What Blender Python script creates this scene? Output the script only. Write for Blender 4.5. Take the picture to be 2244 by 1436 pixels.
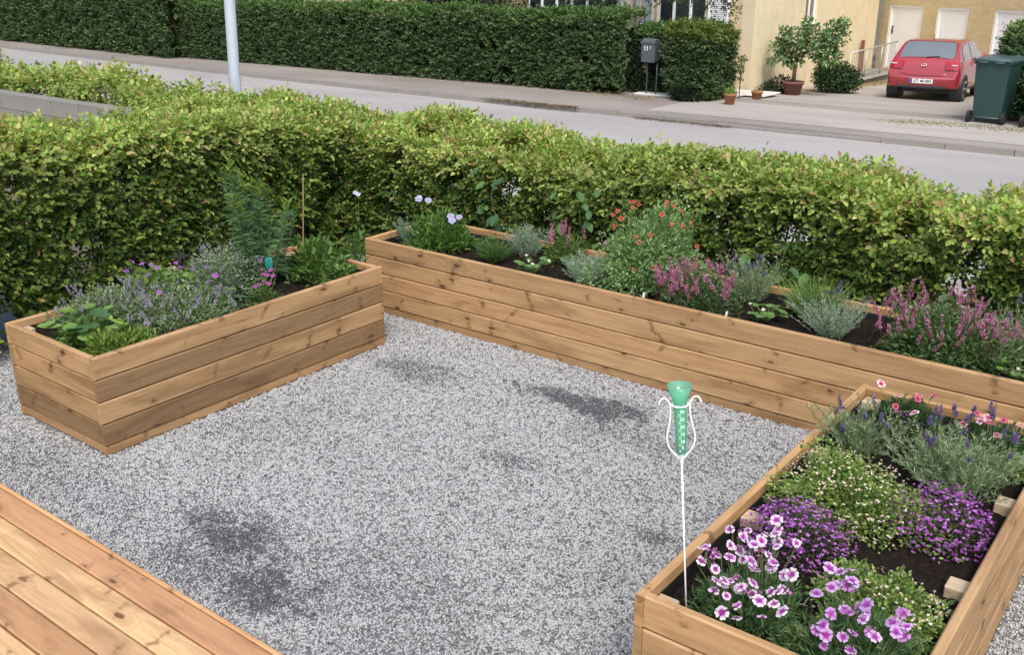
import bpy, math, random
import numpy as np
from mathutils import Vector, Matrix, Euler

sc = bpy.context.scene
for o in list(bpy.data.objects):
    bpy.data.objects.remove(o, do_unlink=True)
COL = sc.collection
R = math.radians
random.seed(7)
rng = np.random.default_rng(11)

# ---------------------------------------------------------------- camera
cam_d = bpy.data.cameras.new('camera')
cam = bpy.data.objects.new('camera', cam_d)
COL.objects.link(cam)
yaw, pitch, roll = R(-37.593), R(20.182), R(-0.09)
f_ = Vector((math.sin(yaw)*math.cos(pitch), math.cos(yaw)*math.cos(pitch), -math.sin(pitch)))
r_ = Vector((math.cos(yaw), -math.sin(yaw), 0))
u_ = r_.cross(f_)
r2 = r_*math.cos(roll)+u_*math.sin(roll)
u2 = -r_*math.sin(roll)+u_*math.cos(roll)
m = Matrix((r2, u2, -f_)).transposed().to_4x4()
m.translation = Vector((0, 0, 2.35))
cam.matrix_world = m
cam_d.sensor_width = 36
cam_d.lens = 36*2149.1/2244
cam_d.clip_start = 0.05
cam_d.clip_end = 3000
sc.camera = cam

# ---------------------------------------------------------------- world, sun, exposure
W = bpy.data.worlds.new('World')
sc.world = W
W.use_nodes = True
nt = W.node_tree
nt.nodes.clear()
wo = nt.nodes.new('ShaderNodeOutputWorld')
bg = nt.nodes.new('ShaderNodeBackground')
sky = nt.nodes.new('ShaderNodeTexSky')
sky.sky_type = 'NISHITA'
sky.sun_disc = False
SUN_EL, SUN_AZ = 54, 138          # azimuth clockwise from +Y
sky.sun_elevation = R(SUN_EL)
sky.sun_rotation = R(SUN_AZ)
sky.air_density = 1.0
sky.dust_density = 4.0
sky.ozone_density = 1.0
bg.inputs['Strength'].default_value = 0.15
nt.links.new(sky.outputs[0], bg.inputs[0])
nt.links.new(bg.outputs[0], wo.inputs[0])
sd = bpy.data.lights.new('sun', 'SUN')
sd.energy = 1.15
sd.angle = R(16)
sd.color = (1.0, 0.95, 0.88)
sun = bpy.data.objects.new('sun', sd)
COL.objects.link(sun)
sv = Vector((math.sin(R(SUN_AZ))*math.cos(R(SUN_EL)), math.cos(R(SUN_AZ))*math.cos(R(SUN_EL)), math.sin(R(SUN_EL))))
sun.rotation_euler = sv.to_track_quat('Z', 'Y').to_euler()
sc.view_settings.view_transform = 'Standard'
sc.view_settings.look = 'None'
sc.view_settings.exposure = 0.80
sc.view_settings.gamma = 1.0
sc.view_settings.use_curve_mapping = False
sc.cycles.use_denoising = True
sc.cycles.max_bounces = 8
sc.cycles.transparent_max_bounces = 8
sc.render.film_transparent = False

# ---------------------------------------------------------------- material helpers
class NT:
    def __init__(s, name):
        s.m = bpy.data.materials.new(name); s.m.use_nodes = True
        s.t = s.m.node_tree; s.t.nodes.clear()
        s.out = s.t.nodes.new('ShaderNodeOutputMaterial')
    def n(s, typ, **kw):
        nd = s.t.nodes.new(typ)
        for k, v in kw.items():
            if k.startswith('i_'):
                nd.inputs[k[2:].replace('_', ' ')].default_value = v
            else:
                setattr(nd, k, v)
        return nd
    def l(s, a, b):
        s.t.links.new(a, b)
    def val(s, x, nd, idx):
        if hasattr(x, 'links') or hasattr(x, 'is_linked'):
            s.l(x, nd.inputs[idx])
        else:
            nd.inputs[idx].default_value = x
    def math(s, op, a, b=0.0, clamp=False):
        nd = s.n('ShaderNodeMath', operation=op, use_clamp=clamp)
        s.val(a, nd, 0); s.val(b, nd, 1)
        return nd.outputs[0]
    def mix(s, fac, a, b, mode='MIX'):
        nd = s.n('ShaderNodeMix', data_type='RGBA', blend_type=mode)
        s.val(fac, nd, 0)
        for x, i in ((a, 6), (b, 7)):
            if isinstance(x, tuple):
                nd.inputs[i].default_value = (*x[:3], 1)
            else:
                s.l(x, nd.inputs[i])
        return nd.outputs[2]
    def noise(s, vec, scale, detail=4, rough=.55, dist=0.0):
        nd = s.n('ShaderNodeTexNoise')
        if vec is not None: s.l(vec, nd.inputs['Vector'])
        nd.inputs['Scale'].default_value = scale
        nd.inputs['Detail'].default_value = detail
        nd.inputs['Roughness'].default_value = rough
        nd.inputs['Distortion'].default_value = dist
        return nd.outputs[0]
    def ss(s, x, a, b, lo=0.0, hi=1.0):
        nd = s.n('ShaderNodeMapRange', interpolation_type='SMOOTHSTEP')
        s.l(x, nd.inputs[0])
        for i, v in enumerate((a, b, lo, hi)): nd.inputs[i+1].default_value = v
        return nd.outputs[0]
    def vmap(s, vec, scale=(1, 1, 1), loc=(0, 0, 0), rot=(0, 0, 0)):
        nd = s.n('ShaderNodeMapping')
        s.l(vec, nd.inputs[0])
        nd.inputs[1].default_value = loc; nd.inputs[2].default_value = rot; nd.inputs[3].default_value = scale
        return nd.outputs[0]
    def bsdf(s, color, rough=.6, spec=.4, metal=0.0, bump=None, bstr=.3, bdist=.01, **kw):
        b = s.n('ShaderNodeBsdfPrincipled')
        if isinstance(color, tuple): b.inputs['Base Color'].default_value = (*color[:3], 1)
        else: s.l(color, b.inputs['Base Color'])
        if isinstance(rough, (int, float)): b.inputs['Roughness'].default_value = rough
        else: s.l(rough, b.inputs['Roughness'])
        b.inputs['Specular IOR Level'].default_value = spec
        b.inputs['Metallic'].default_value = metal
        for k, v in kw.items(): b.inputs[k.replace('_', ' ')].default_value = v
        if bump is not None:
            bn = s.n('ShaderNodeBump'); bn.inputs['Strength'].default_value = bstr; bn.inputs['Distance'].default_value = bdist
            s.l(bump, bn.inputs['Height']); s.l(bn.outputs[0], b.inputs['Normal'])
        s.b = b
        return b.outputs[0]
    def done(s, sh):
        s.l(sh, s.out.inputs[0]); return s.m

def simple(name, col, rough=.5, spec=.4, metal=0.0, var=.12, scale=8.0, **kw):
    t = NT(name)
    tc = t.n('ShaderNodeTexCoord')
    nz = t.noise(tc.outputs['Object'], scale, 5)
    c = t.mix(nz, tuple(x*(1-var) for x in col), tuple(min(1, x*(1+var)) for x in col))
    return t.done(t.bsdf(c, rough, spec, metal, bump=nz, bstr=.05, **kw))

def wood_material(name, light, dark, knot, sheen=.55, grey=.25):
    t = NT(name)
    tc = t.n('ShaderNodeTexCoord'); oi = t.n('ShaderNodeObjectInfo')
    cm = t.n('ShaderNodeCombineXYZ')
    for i, k in enumerate((91.0, 37.0, 53.0)):
        t.l(t.math('MULTIPLY', oi.outputs['Random'], k), cm.inputs[i])
    ad = t.n('ShaderNodeVectorMath', operation='ADD')
    t.l(tc.outputs['Object'], ad.inputs[0]); t.l(cm.outputs[0], ad.inputs[1])
    v = ad.outputs[0]
    # knots (elongated cells, only some of them carry a knot)
    vs_ = t.n('ShaderNodeSeparateXYZ'); t.l(v, vs_.inputs[0])
    kc = t.n('ShaderNodeCombineXYZ'); t.l(t.math('MULTIPLY', vs_.outputs[0], 3.0), kc.inputs[0]); t.l(t.math('MULTIPLY', vs_.outputs[2], 7.8), kc.inputs[1])
    kv = kc.outputs[0]
    vo = t.n('ShaderNodeTexVoronoi'); vo.feature = 'F1'; vo.voronoi_dimensions = '2D'
    t.l(kv, vo.inputs['Vector']); vo.inputs['Scale'].default_value = 1.0
    sep = t.n('ShaderNodeSeparateColor'); t.l(vo.outputs['Color'], sep.inputs[0])
    keep = t.ss(sep.outputs[0], .46, .50)
    wob = t.math('MULTIPLY', t.noise(v, 45, 3), .10)
    d = t.math('DIVIDE', t.math('ADD', vo.outputs['Distance'], t.math('SUBTRACT', wob, .05)), t.math('ADD', .35, sep.outputs[2]))
    core = t.math('MULTIPLY', t.ss(d, .088, .045), keep)
    halo = t.math('MULTIPLY', t.ss(d, .36, .08), keep)
    # grain that bends round the knots
    wv = t.n('ShaderNodeVectorMath', operation='ADD')
    off = t.n('ShaderNodeCombineXYZ'); t.l(t.math('MULTIPLY', halo, .05), off.inputs[2]); t.l(t.math('MULTIPLY', halo, .05), off.inputs[1])
    t.l(v, wv.inputs[0]); t.l(off.outputs[0], wv.inputs[1])
    g1 = t.noise(t.vmap(wv.outputs[0], (1.1, 16, 22)), 1.6, 6, .6, .6)
    g2 = t.noise(t.vmap(wv.outputs[0], (5, 150, 150)), 1.0, 4, .6)
    blotch = t.noise(t.vmap(v, (.9, 2.5, 5.5)), 1.5, 4, .6, .8)
    # slanting compression streaks that pass beside knots
    sl = t.noise(t.vmap(v, (13, 3, 5), rot=(0, .5, 0)), 1.0, 3, .5, .4)
    dl = t.n('ShaderNodeVectorMath', operation='SUBTRACT'); t.l(kv, dl.inputs[0]); t.l(vo.outputs['Position'], dl.inputs[1])
    dx = t.n('ShaderNodeSeparateXYZ'); t.l(dl.outputs[0], dx.inputs[0])
    slope = t.math('SUBTRACT', sep.outputs[1], .5)
    lx = t.math('ADD', dx.outputs[0], t.math('MULTIPLY', t.math('MULTIPLY', dx.outputs[1], slope), .75))
    lx = t.math('ABSOLUTE', t.math('ADD', lx, t.math('MULTIPLY', t.math('SUBTRACT', t.noise(v, 22, 4), .5), .16)))
    vmark = t.math('MULTIPLY', t.math('MULTIPLY', t.ss(lx, .095, .01), t.ss(sep.outputs[0], .30, .36)), t.ss(t.noise(v, 18, 5, .65), .44, .60))
    streak = t.math('ADD', t.math('MULTIPLY', vmark, .95), t.math('MULTIPLY', t.ss(sl, .64, .76), .18), True)
    c = t.mix(t.ss(g1, .36, .66), light, tuple((a+b)/2 for a, b in zip(light, dark)))
    c = t.mix(t.math('MULTIPLY', t.ss(g2, .35, .75), .42), c, dark)
    c = t.mix(t.math('MULTIPLY', t.ss(blotch, .48, .70), grey*2.2), c, tuple(x*.72 for x in dark))
    c = t.mix(1.0, c, oi.outputs['Color'], 'MULTIPLY')
    c = t.mix(t.math('MULTIPLY', halo, .20), c, tuple(x*.55 for x in dark))
    c = t.mix(t.math('MULTIPLY', streak, .8, True), c, tuple(x*.42 for x in dark))
    c = t.mix(t.math('MULTIPLY', core, .9), c, knot)
    hb = t.math('ADD', t.math('MULTIPLY', g2, .5), t.math('MULTIPLY', g1, .7))
    rg = t.math('ADD', t.math('MULTIPLY', g1, .25), sheen-.1)
    return t.done(t.bsdf(c, rg, .35, bump=hb, bstr=.25, bdist=.003))

M = {}
M['plank'] = wood_material('pressure_treated_pine', (.495, .315, .155), (.295, .162, .070), (.075, .034, .015), .58, .3)
M['deck'] = wood_material('deck_pine', (.60, .41, .225), (.38, .225, .11), (.12, .055, .022), .5, .3)
M['post'] = wood_material('raw_sawn_wood', (.52, .42, .29), (.38, .28, .18), (.2, .12, .07), .75)

def foliage_material(name, trans=.35, rough=.5, spec=.3, tint=1.15):
    t = NT(name)
    at = t.n('ShaderNodeVertexColor'); at.layer_name = 'Col'
    tc = t.n('ShaderNodeTexCoord')
    nz = t.noise(tc.outputs['Object'], 60, 2)
    c = t.mix(t.math('MULTIPLY', nz, .35), at.outputs[0], (.02, .035, .01))
    p = t.bsdf(c, rough, spec)
    tr = t.n('ShaderNodeBsdfTranslucent')
    t.l(t.mix(1.0, c, (tint, tint*1.05, .55), 'MULTIPLY'), tr.inputs[0])
    mx = t.n('ShaderNodeMixShader'); mx.inputs[0].default_value = trans
    t.l(p, mx.inputs[1]); t.l(tr.outputs[0], mx.inputs[2])
    return t.done(mx.outputs[0])
M['leaf'] = foliage_material('leaf', .38, .62, .18)
M['leaf_far'] = foliage_material('leaf_dark', .18, .6, .15)
M['petal'] = foliage_material('petal', .3, .6, .15, 1.0)
M['twig'] = simple('bark_twig', (.12, .085, .055), .85, .1)

def mat_soil():
    t = NT('dark_soil'); tc = t.n('ShaderNodeTexCoord')
    n1 = t.noise(tc.outputs['Object'], 55, 8, .7); n2 = t.noise(tc.outputs['Object'], 260, 4, .7)
    c = t.mix(t.ss(n1, .35, .7), (.012, .009, .007), (.040, .029, .022))
    c = t.mix(t.ss(n2, .68, .74), c, (.16, .12, .085))
    return t.done(t.bsdf(c, .95, .15, bump=t.math('ADD', n1, n2), bstr=.9, bdist=.02))
M['soil'] = mat_soil()

def mat_asphalt(name, a, b, big=.25, speck=.15):
    t = NT(name); tc = t.n('ShaderNodeTexCoord')
    v = tc.outputs['Object']
    n1 = t.noise(t.vmap(v, (.35, 1.0, 1)), .8, 6, .6); n2 = t.noise(v, 90, 3, .7); n3 = t.noise(v, 4, 6, .65)
    c = t.mix(t.ss(n1, .3, .7), a, b)
    c = t.mix(t.math('MULTIPLY', t.ss(n3, .55, .8), big), c, tuple(x*.6 for x in a))
    c = t.mix(t.math('MULTIPLY', t.ss(n2, .45, .7), speck), c, tuple(min(1, x*1.6) for x in b))
    return t.done(t.bsdf(c, .9, .25, bump=n2, bstr=.4, bdist=.004))
M['road'] = mat_asphalt('road_asphalt', (.285, .272, .262), (.34, .327, .315), .12)
M['pavement'] = mat_asphalt('pavement_asphalt', (.195, .172, .15), (.275, .25, .225), .45, .25)
M['drive'] = mat_asphalt('driveway_surface', (.29, .272, .245), (.37, .355, .325), .3, .2)
M['earth'] = mat_asphalt('ground_earth', (.10, .085, .06), (.15, .13, .09), .4)
M['kerb'] = mat_asphalt('kerb_concrete', (.21, .20, .18), (.28, .265, .24), .4)
M['concrete'] = mat_asphalt('grey_concrete', (.17, .165, .15), (.27, .262, .245), .5)
M['pale_stone'] = mat_asphalt('pale_paving', (.55, .53, .48), (.66, .64, .59), .2)

def mat_brick(name, a, b, mortar, axis):
    t = NT(name); tc = t.n('ShaderNodeTexCoord')
    v = t.vmap(tc.outputs['Object'], (1, 1, 1), rot=axis)
    br = t.n('ShaderNodeTexBrick'); t.l(v, br.inputs['Vector'])
    br.inputs['Scale'].default_value = 1.0
    br.inputs['Brick Width'].default_value = .24; br.inputs['Row Height'].default_value = .0667
    br.inputs['Mortar Size'].default_value = .006; br.inputs['Mortar Smooth'].default_value = .3
    br.inputs['Color1'].default_value = (*a, 1); br.inputs['Color2'].default_value = (*b, 1); br.inputs['Mortar'].default_value = (*mortar, 1)
    n1 = t.noise(tc.outputs['Object'], 2.2, 6, .65)
    c = t.mix(t.math('MULTIPLY', t.ss(n1, .42, .75), .45), br.outputs['Color'], tuple(x*.62 for x in b))
    return t.done(t.bsdf(c, .9, .2, bump=br.outputs['Fac'], bstr=-.4, bdist=.006))
M['brick_gable'] = mat_brick('yellow_brick_gable', (.70, .60, .39), (.76, .67, .45), (.60, .52, .36), (R(90), 0, R(90)))  # lighter than the front brick: sunlight on the gable is put into the colour
M['brick_front'] = mat_brick('yellow_brick_front', (.55, .44, .25), (.64, .52, .32), (.46, .41, .30), (R(90), 0, 0))
M['white_paint'] = simple('white_paint', (.84, .87, .90), .45, var=.04)
M['louvre'] = simple('grey_white_louvre', (.62, .63, .65), .5, var=.05)
M['roof'] = simple('roof_tile', (.16, .07, .045), .8)
M['lamp_steel'] = simple('pale_blue_grey_steel', (.50, .57, .64), .38, .5, .25, var=.10, scale=3)
M['dark_metal'] = simple('dark_metal', (.10, .115, .12), .45, .5, .3)
M['mailbox'] = simple('charcoal_mailbox', (.085, .095, .105), .4, .5)
M['rail'] = simple('galvanised_rail', (.45, .46, .46), .45, .5, .5)
M['terracotta'] = simple('terracotta', (.36, .15, .09), .8, .2, var=.3, scale=14)
M['old_pot'] = simple('weathered_red_pot', (.17, .085, .075), .8, .2, var=.3, scale=9)
M['bin_green'] = simple('dark_green_plastic', (.022, .058, .052), .42, .4, var=.15, scale=4)
M['bin_lid'] = simple('bin_lid_plastic', (.06, .10, .105), .35, .5, var=.15, scale=4)
M['rubber'] = simple('black_rubber', (.022, .023, .025), .7, .3)
M['black_plastic'] = simple('black_plastic', (.03, .032, .035), .45, .4)
M['alloy'] = simple('silver_wheel', (.55, .56, .58), .3, .5, .6)
M['chrome'] = simple('chrome', (.75, .76, .78), .15, .5, .9)
def mat_car():
    t = NT('car_red_paint'); tc = t.n('ShaderNodeTexCoord')
    c = t.mix(t.noise(tc.outputs['Object'], 3, 3), (.31, .028, .040), (.37, .036, .05))
    return t.done(t.bsdf(c, .32, .5, .15, Coat_Weight=.9, Coat_Roughness=.06))
M['car_red'] = mat_car()
def mat_glass(name, col, rough=.05):
    t = NT(name); tc = t.n('ShaderNodeTexCoord')
    c = t.mix(t.noise(tc.outputs['Object'], 2, 3), tuple(x*.7 for x in col), col)
    return t.done(t.bsdf(c, rough, 1.0, 0.0, Coat_Weight=1.0, Coat_Roughness=.02))
M['car_glass'] = mat_glass('car_glass', (.15, .18, .19), .12)  # base colour lightened to paint in sky reflection and see-through brightness
M['window_glass'] = mat_glass('window_glass', (.03, .04, .045), .08)
M['tail_lamp'] = simple('tail_lamp_red', (.36, .02, .03), .15, .6)
M['plate_white'] = simple('plate_white', (.78, .78, .78), .4)
M['plate_blue'] = simple('plate_blue', (.05, .12, .45), .4)
M['ink'] = simple('black_ink', (.02, .02, .02), .6)
M['red_board'] = simple('weathered_red_board', (.20, .075, .055), .8)
M['liner'] = simple('black_liner', (.016, .016, .017), .5, .4)
M['white_wire'] = simple('white_coated_wire', (.84, .84, .86), .35, .5, var=.03)
def mat_gauge():
    t = NT('green_clear_plastic'); tc = t.n('ShaderNodeTexCoord')
    nz = t.noise(tc.outputs['Object'], 30, 3)
    c = t.mix(nz, (.34, .74, .58), (.44, .82, .68))
    p = t.bsdf(c, .12, .6, Coat_Weight=.4)
    tp = t.n('ShaderNodeBsdfTransparent'); tp.inputs[0].default_value = (.42, .86, .70, 1)
    mx = t.n('ShaderNodeMixShader'); mx.inputs[0].default_value = .72
    t.l(p, mx.inputs[1]); t.l(tp.outputs[0], mx.inputs[2])
    return t.done(mx.outputs[0])
M['gauge'] = mat_gauge()
M['gauge_print'] = simple('pale_green_print', (.62, .88, .76), .5, var=.03)
M['residue'] = simple('murky_water', (.06, .09, .05), .4)
M['bamboo'] = simple('bamboo_cane', (.30, .22, .11), .6)
M['tag_white'] = simple('white_plant_tag', (.8, .8, .8), .5, var=.05)
M['birch'] = simple('birch_bark', (.30, .28, .26), .8, .2, var=.65, scale=7)

# ---------------------------------------------------------------- object helpers
def link(o, parent=None):
    COL.objects.link(o)
    if parent is not None: o.parent = parent
    return o
def tag(o, label=None, cat=None, group=None, kind=None):
    if label: o['label'] = label
    if cat: o['category'] = cat
    if group: o['group'] = group
    if kind: o['kind'] = kind
    return o
def root(name, loc, label, cat, group=None, rz=0.0):
    o = bpy.data.objects.new(name, None); o.empty_display_size = .1
    o.location = loc; o.rotation_euler = (0, 0, rz)
    COL.objects.link(o)
    return tag(o, label, cat, group)

class MB:
    """collects polygons, then links them as one mesh object"""
    def __init__(s): s.v = []; s.f = []
    def add(s, vs, fs):
        b = len(s.v); s.v += [tuple(p) for p in vs]; s.f += [tuple(i+b for i in f) for f in fs]; return s
    def box(s, lo, hi, rz=0, c=None):
        x0, y0, z0 = lo; x1, y1, z1 = hi
        vs = [(x0, y0, z0), (x1, y0, z0), (x1, y1, z0), (x0, y1, z0), (x0, y0, z1), (x1, y0, z1), (x1, y1, z1), (x0, y1, z1)]
        if rz:
            cx, cy = c if c else ((x0+x1)/2, (y0+y1)/2)
            vs = [(cx+(x-cx)*math.cos(rz)-(y-cy)*math.sin(rz), cy+(x-cx)*math.sin(rz)+(y-cy)*math.cos(rz), z) for x, y, z in vs]
        return s.add(vs, [(0, 3, 2, 1), (4, 5, 6, 7), (0, 1, 5, 4), (1, 2, 6, 5), (2, 3, 7, 6), (3, 0, 4, 7)])
    def tube(s, pts, r, n=8, cap=True):
        pts = [Vector(p) for p in pts]
        rs = r if isinstance(r, (list, tuple)) else [r]*len(pts)
        rings = []
        prev = None
        for i, p in enumerate(pts):
            d = (pts[min(i+1, len(pts)-1)]-pts[max(i-1, 0)])
            d = d.normalized() if d.length > 1e-9 else Vector((0, 0, 1))
            a = prev if prev is not None else (Vector((1, 0, 0)) if abs(d.x) < .9 else Vector((0, 1, 0)))
            a = (a-d*a.dot(d))
            if a.length < 1e-6: a = Vector((0, 1, 0))-d*d.y
            a.normalize(); b = d.cross(a); prev = a
            rings.append([p+a*math.cos(2*math.pi*k/n)*rs[i]+b*math.sin(2*math.pi*k/n)*rs[i] for k in range(n)])
        vs = [q for rg in rings for q in rg]; fs = []
        for i in range(len(pts)-1):
            for k in range(n):
                k2 = (k+1) % n
                fs.append((i*n+k, i*n+k2, (i+1)*n+k2, (i+1)*n+k))
        if cap:
            fs.append(tuple(range(n-1, -1, -1))); fs.append(tuple((len(pts)-1)*n+k for k in range(n)))
        return s.add(vs, fs)
    def lathe(s, prof, n=24, c=(0, 0, 0)):
        vs = []; fs = []
        for r, z in prof:
            for k in range(n):
                a = 2*math.pi*k/n; vs.append((c[0]+r*math.cos(a), c[1]+r*math.sin(a), c[2]+z))
        for i in range(len(prof)-1):
            for k in range(n):
                k2 = (k+1) % n; fs.append((i*n+k, i*n+k2, (i+1)*n+k2, (i+1)*n+k))
        return s.add(vs, fs)
    def mesh(s, name, mat, smooth=False):
        me = bpy.data.meshes.new(name); me.from_pydata(s.v, [], s.f); me.materials.append(mat)
        if smooth:
            for p in me.polygons: p.use_smooth = True
        me.update(); return me
    def build(s, name, mat, parent=None, smooth=False, loc=None, rot=None):
        o = bpy.data.objects.new(name, s.mesh(name, mat, smooth))
        if loc is not None: o.location = loc
        if rot is not None: o.rotation_euler = rot
        return link(o, parent)

def bevel(o, w, seg=2):
    b = o.modifiers.new('bevel', 'BEVEL'); b.width = w; b.segments = seg; b.limit_method = 'ANGLE'; return o

class FB:
    """numpy foliage builder: many small faces with a colour per vertex"""
    def __init__(s): s.V = []; s.F = []; s.C = []; s.n = 0
    def raw(s, V, F, C):
        V = np.asarray(V, float).reshape(-1, 3)
        s.V.append(V); s.F.append(np.asarray(F, int)+s.n); s.C.append(np.broadcast_to(np.asarray(C, float).reshape(-1, 3), V.shape).copy()); s.n += len(V)
    def leaves(s, P, D, N, L, Wd, C, oval=True, fold=.12, droop=.15):
        P = np.atleast_2d(P); n = len(P)
        D = D/np.linalg.norm(D, axis=1, keepdims=True)
        S = np.cross(D, N); S /= np.linalg.norm(S, axis=1, keepdims=True)+1e-9
        U = np.cross(S, D)
        L = np.broadcast_to(L, (n,))[:, None]; Wd = np.broadcast_to(Wd, (n,))[:, None]
        C = np.broadcast_to(np.asarray(C, float), (n, 3))
        def pt(a, b, c): return P+D*L*a+S*Wd*b+U*L*c
        if oval:
            vs = [pt(0, 0, 0), pt(.3, .46, fold), pt(.68, .36, fold*.6), pt(1, 0, -droop), pt(.68, -.36, fold*.6), pt(.3, -.46, fold)]
            F = np.array([[0, 1, 2, 3], [0, 3, 4, 5]])
        else:
            vs = [pt(0, 0, 0), pt(.42, .5, fold), pt(1, 0, -droop), pt(.42, -.5, fold)]
            F = np.array([[0, 1, 2, 3]])
        k = len(vs)
        V = np.stack(vs, 1).reshape(-1, 3)
        FF = (F[None]+np.arange(n)[:, None, None]*k).reshape(-1, 4)
        s.raw(V, FF, np.repeat(C, k, axis=0))
    def blades(s, P, D, L, w, C, bend=.5, seg=3, grav=(0, 0, -1)):
        """narrow arching blades: base P, direction D"""
        n = len(P); D = D/np.linalg.norm(D, axis=1, keepdims=True)
        g = np.asarray(grav, float)
        L = np.broadcast_to(L, (n,))[:, None]; w = np.broadcast_to(w, (n,))[:, None]
        S = np.cross(D, rng.normal(size=(n, 3))); S /= np.linalg.norm(S, axis=1, keepdims=True)+1e-9
        bend = np.broadcast_to(bend, (n,))[:, None]
        rows = []
        for i in range(seg+1):
            t = i/seg
            c = P+D*L*t+g*L*bend*t*t*.5
            ww = w*(1-.85*t**2)
            rows += [c-S*ww*.5, c+S*ww*.5]
        V = np.stack(rows, 1).reshape(-1, 3); k = 2*(seg+1)
        F = np.array([[2*i, 2*i+1, 2*i+3, 2*i+2] for i in range(seg)])
        FF = (F[None]+np.arange(n)[:, None, None]*k).reshape(-1, 4)
        s.raw(V, FF, np.repeat(np.broadcast_to(C, (n, 3)), k, axis=0))
    def mesh(s, name, mat):
        V = np.concatenate(s.V); F = np.concatenate(s.F); C = np.concatenate(s.C)
        me = bpy.data.meshes.new(name)
        me.vertices.add(len(V)); me.vertices.foreach_set('co', V.astype(np.float32).ravel())
        me.loops.add(F.size); me.loops.foreach_set('vertex_index', F.astype(np.int32).ravel())
        me.polygons.add(len(F)); me.polygons.foreach_set('loop_start', (np.arange(len(F))*4).astype(np.int32))
        at = me.color_attributes.new('Col', 'FLOAT_COLOR', 'POINT')
        at.data.foreach_set('color', np.concatenate([np.clip(C, 0, 1), np.ones((len(C), 1))], 1).astype(np.float32).ravel())
        me.materials.append(mat); me.update(calc_edges=True); me.validate()
        return me
    def build(s, name, mat, parent=None, stuff=True, loc=None):
        o = bpy.data.objects.new(name, s.mesh(name, mat))
        if stuff: o['kind'] = 'stuff'
        if loc is not None: o.location = loc
        return link(o, parent)

def unit(n):
    v = rng.normal(size=(n, 3)); return v/np.linalg.norm(v, axis=1, keepdims=True)
def fnoise(P, k, seed=0):
    """cheap smooth noise in about -1..1"""
    r = np.random.default_rng(seed); out = np.zeros(len(P))
    for i in range(7):
        d = r.normal(size=3); d /= np.linalg.norm(d)
        out += np.sin(P@d*k*(.6+.25*i)+r.uniform(0, 6.28))/(1+.25*i)
    return out/3.0
def pal(n, cols, jit=.15):
    cols = np.asarray(cols, float); c = cols[rng.integers(0, len(cols), n)]
    return np.clip(c*(1+rng.normal(0, jit, (n, 1)))*(1+rng.normal(0, jit*.35, (n, 3))), 0.002, 1)

# ---------------------------------------------------------------- setting: ground, road, pavement, drive
def struct(o): o['kind'] = 'structure'; return o
def grid_sheet(name, xs, ys, zf, mat):
    vs = [(x, y, zf(x, y)) for y in ys for x in xs]; nx = len(xs)
    fs = [(j*nx+i, j*nx+i+1, (j+1)*nx+i+1, (j+1)*nx+i) for j in range(len(ys)-1) for i in range(len(xs)-1)]
    b = MB(); b.v = vs; b.f = fs
    return struct(b.build(name, mat))
grid_sheet('ground', [-900, 900], [-900, 900], lambda x, y: -.72, M['earth'])
struct(MB().box((-34, -6, -.71), (12, 7.35, -.012)).build('garden_ground', M['earth']))
# near pavement (behind the hedge) and road, its far edge drifts away to the left
def far_edge(x): return 16.32+.0042*max(0, -x-9)**1.75-.03*(x+9)*(x > -9)*.3
xs = [-90+2*i for i in range(66)]
struct(MB().box((-90, 7.352, -.70), (42, 8.9, -.24)).build('near_pavement', M['pavement']))
def strip(name, fy0, fy1, z, mat, xmax=99):
    vs = []; fs = []
    for x in xs:
        x = min(x, xmax); vs += [(x, fy0(x), z), (x, fy1(x), z)]
    for i in range(len(xs)-1): fs.append((2*i, 2*i+2, 2*i+3, 2*i+1))
    b = MB(); b.v = vs; b.f = fs
    return struct(b.build(name, mat))
strip('road', lambda x: 8.9, lambda x: far_edge(x), -.33, M['road'])
strip('pavement', lambda x: far_edge(x)+.125, lambda x: far_edge(x)+3.4, -.25, M['pavement'])
pb_ = MB()
for x in xs: pb_.v += [(x, far_edge(x)+.123, -.25), (x, far_edge(x)+.123, -.45)]
pb_.f = [(2*i, 2*i+1, 2*i+3, 2*i+2) for i in range(len(xs)-1)]
struct(pb_.build('pavement_edge', M['kerb']))
strip('verge', lambda x: far_edge(x)+3.39, lambda x: far_edge(x)+16, -.262, M['earth'], -9.7)
# kerb of separate stones, dropped at the driveway
kerb = struct(MB().box((-90, 8.78, -.34), (42, 8.899, -.235)).build('kerb', M['kerb']))
def stone_mesh(dz):
    b = MB().box((-.494, 0, -.2), (.494, .122, dz))
    return b.mesh('kerb_stone', M['kerb'])
kmesh = stone_mesh(0)
for i in range(60):
    x = 1.5-i*1.0
    o = bpy.data.objects.new('kerb_stone', kmesh)
    drop = -.055 if -8.2 < x < -5.2 else (-.045 if -12 < x < -10.9 else 0)
    dy = far_edge(x+.5)-far_edge(x-.5)
    o.location = (x, far_edge(x), -.235+drop+random.uniform(-.006, .006)); o.rotation_euler = (0, 0, math.atan2(dy, 1))
    link(o, kerb)
def GZ(y): return -.25-.35*min(max((y-19)/8, 0), 1)
ys = [16.9]+[19+.5*i for i in range(17)]+[33.5]
grid_sheet('driveway', [-9.7, -2.0, 9.0], ys, lambda x, y: GZ(y)+.004, M['drive'])
# pale path beside the gable
for i, (x0, y0, x1, y1) in enumerate(((-11.2, 18.9, -9.55, 19.45), (-11.0, 19.55, -9.2, 20.2), (-10.2, 20.3, -8.8, 21.2))):
    b = bevel(MB().box((x0, y0, -.25), (x1, y1, -.215-.03*i)).build('path' if i == 0 else 'path', M['pale_stone']), .01)
    struct(b)
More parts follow.
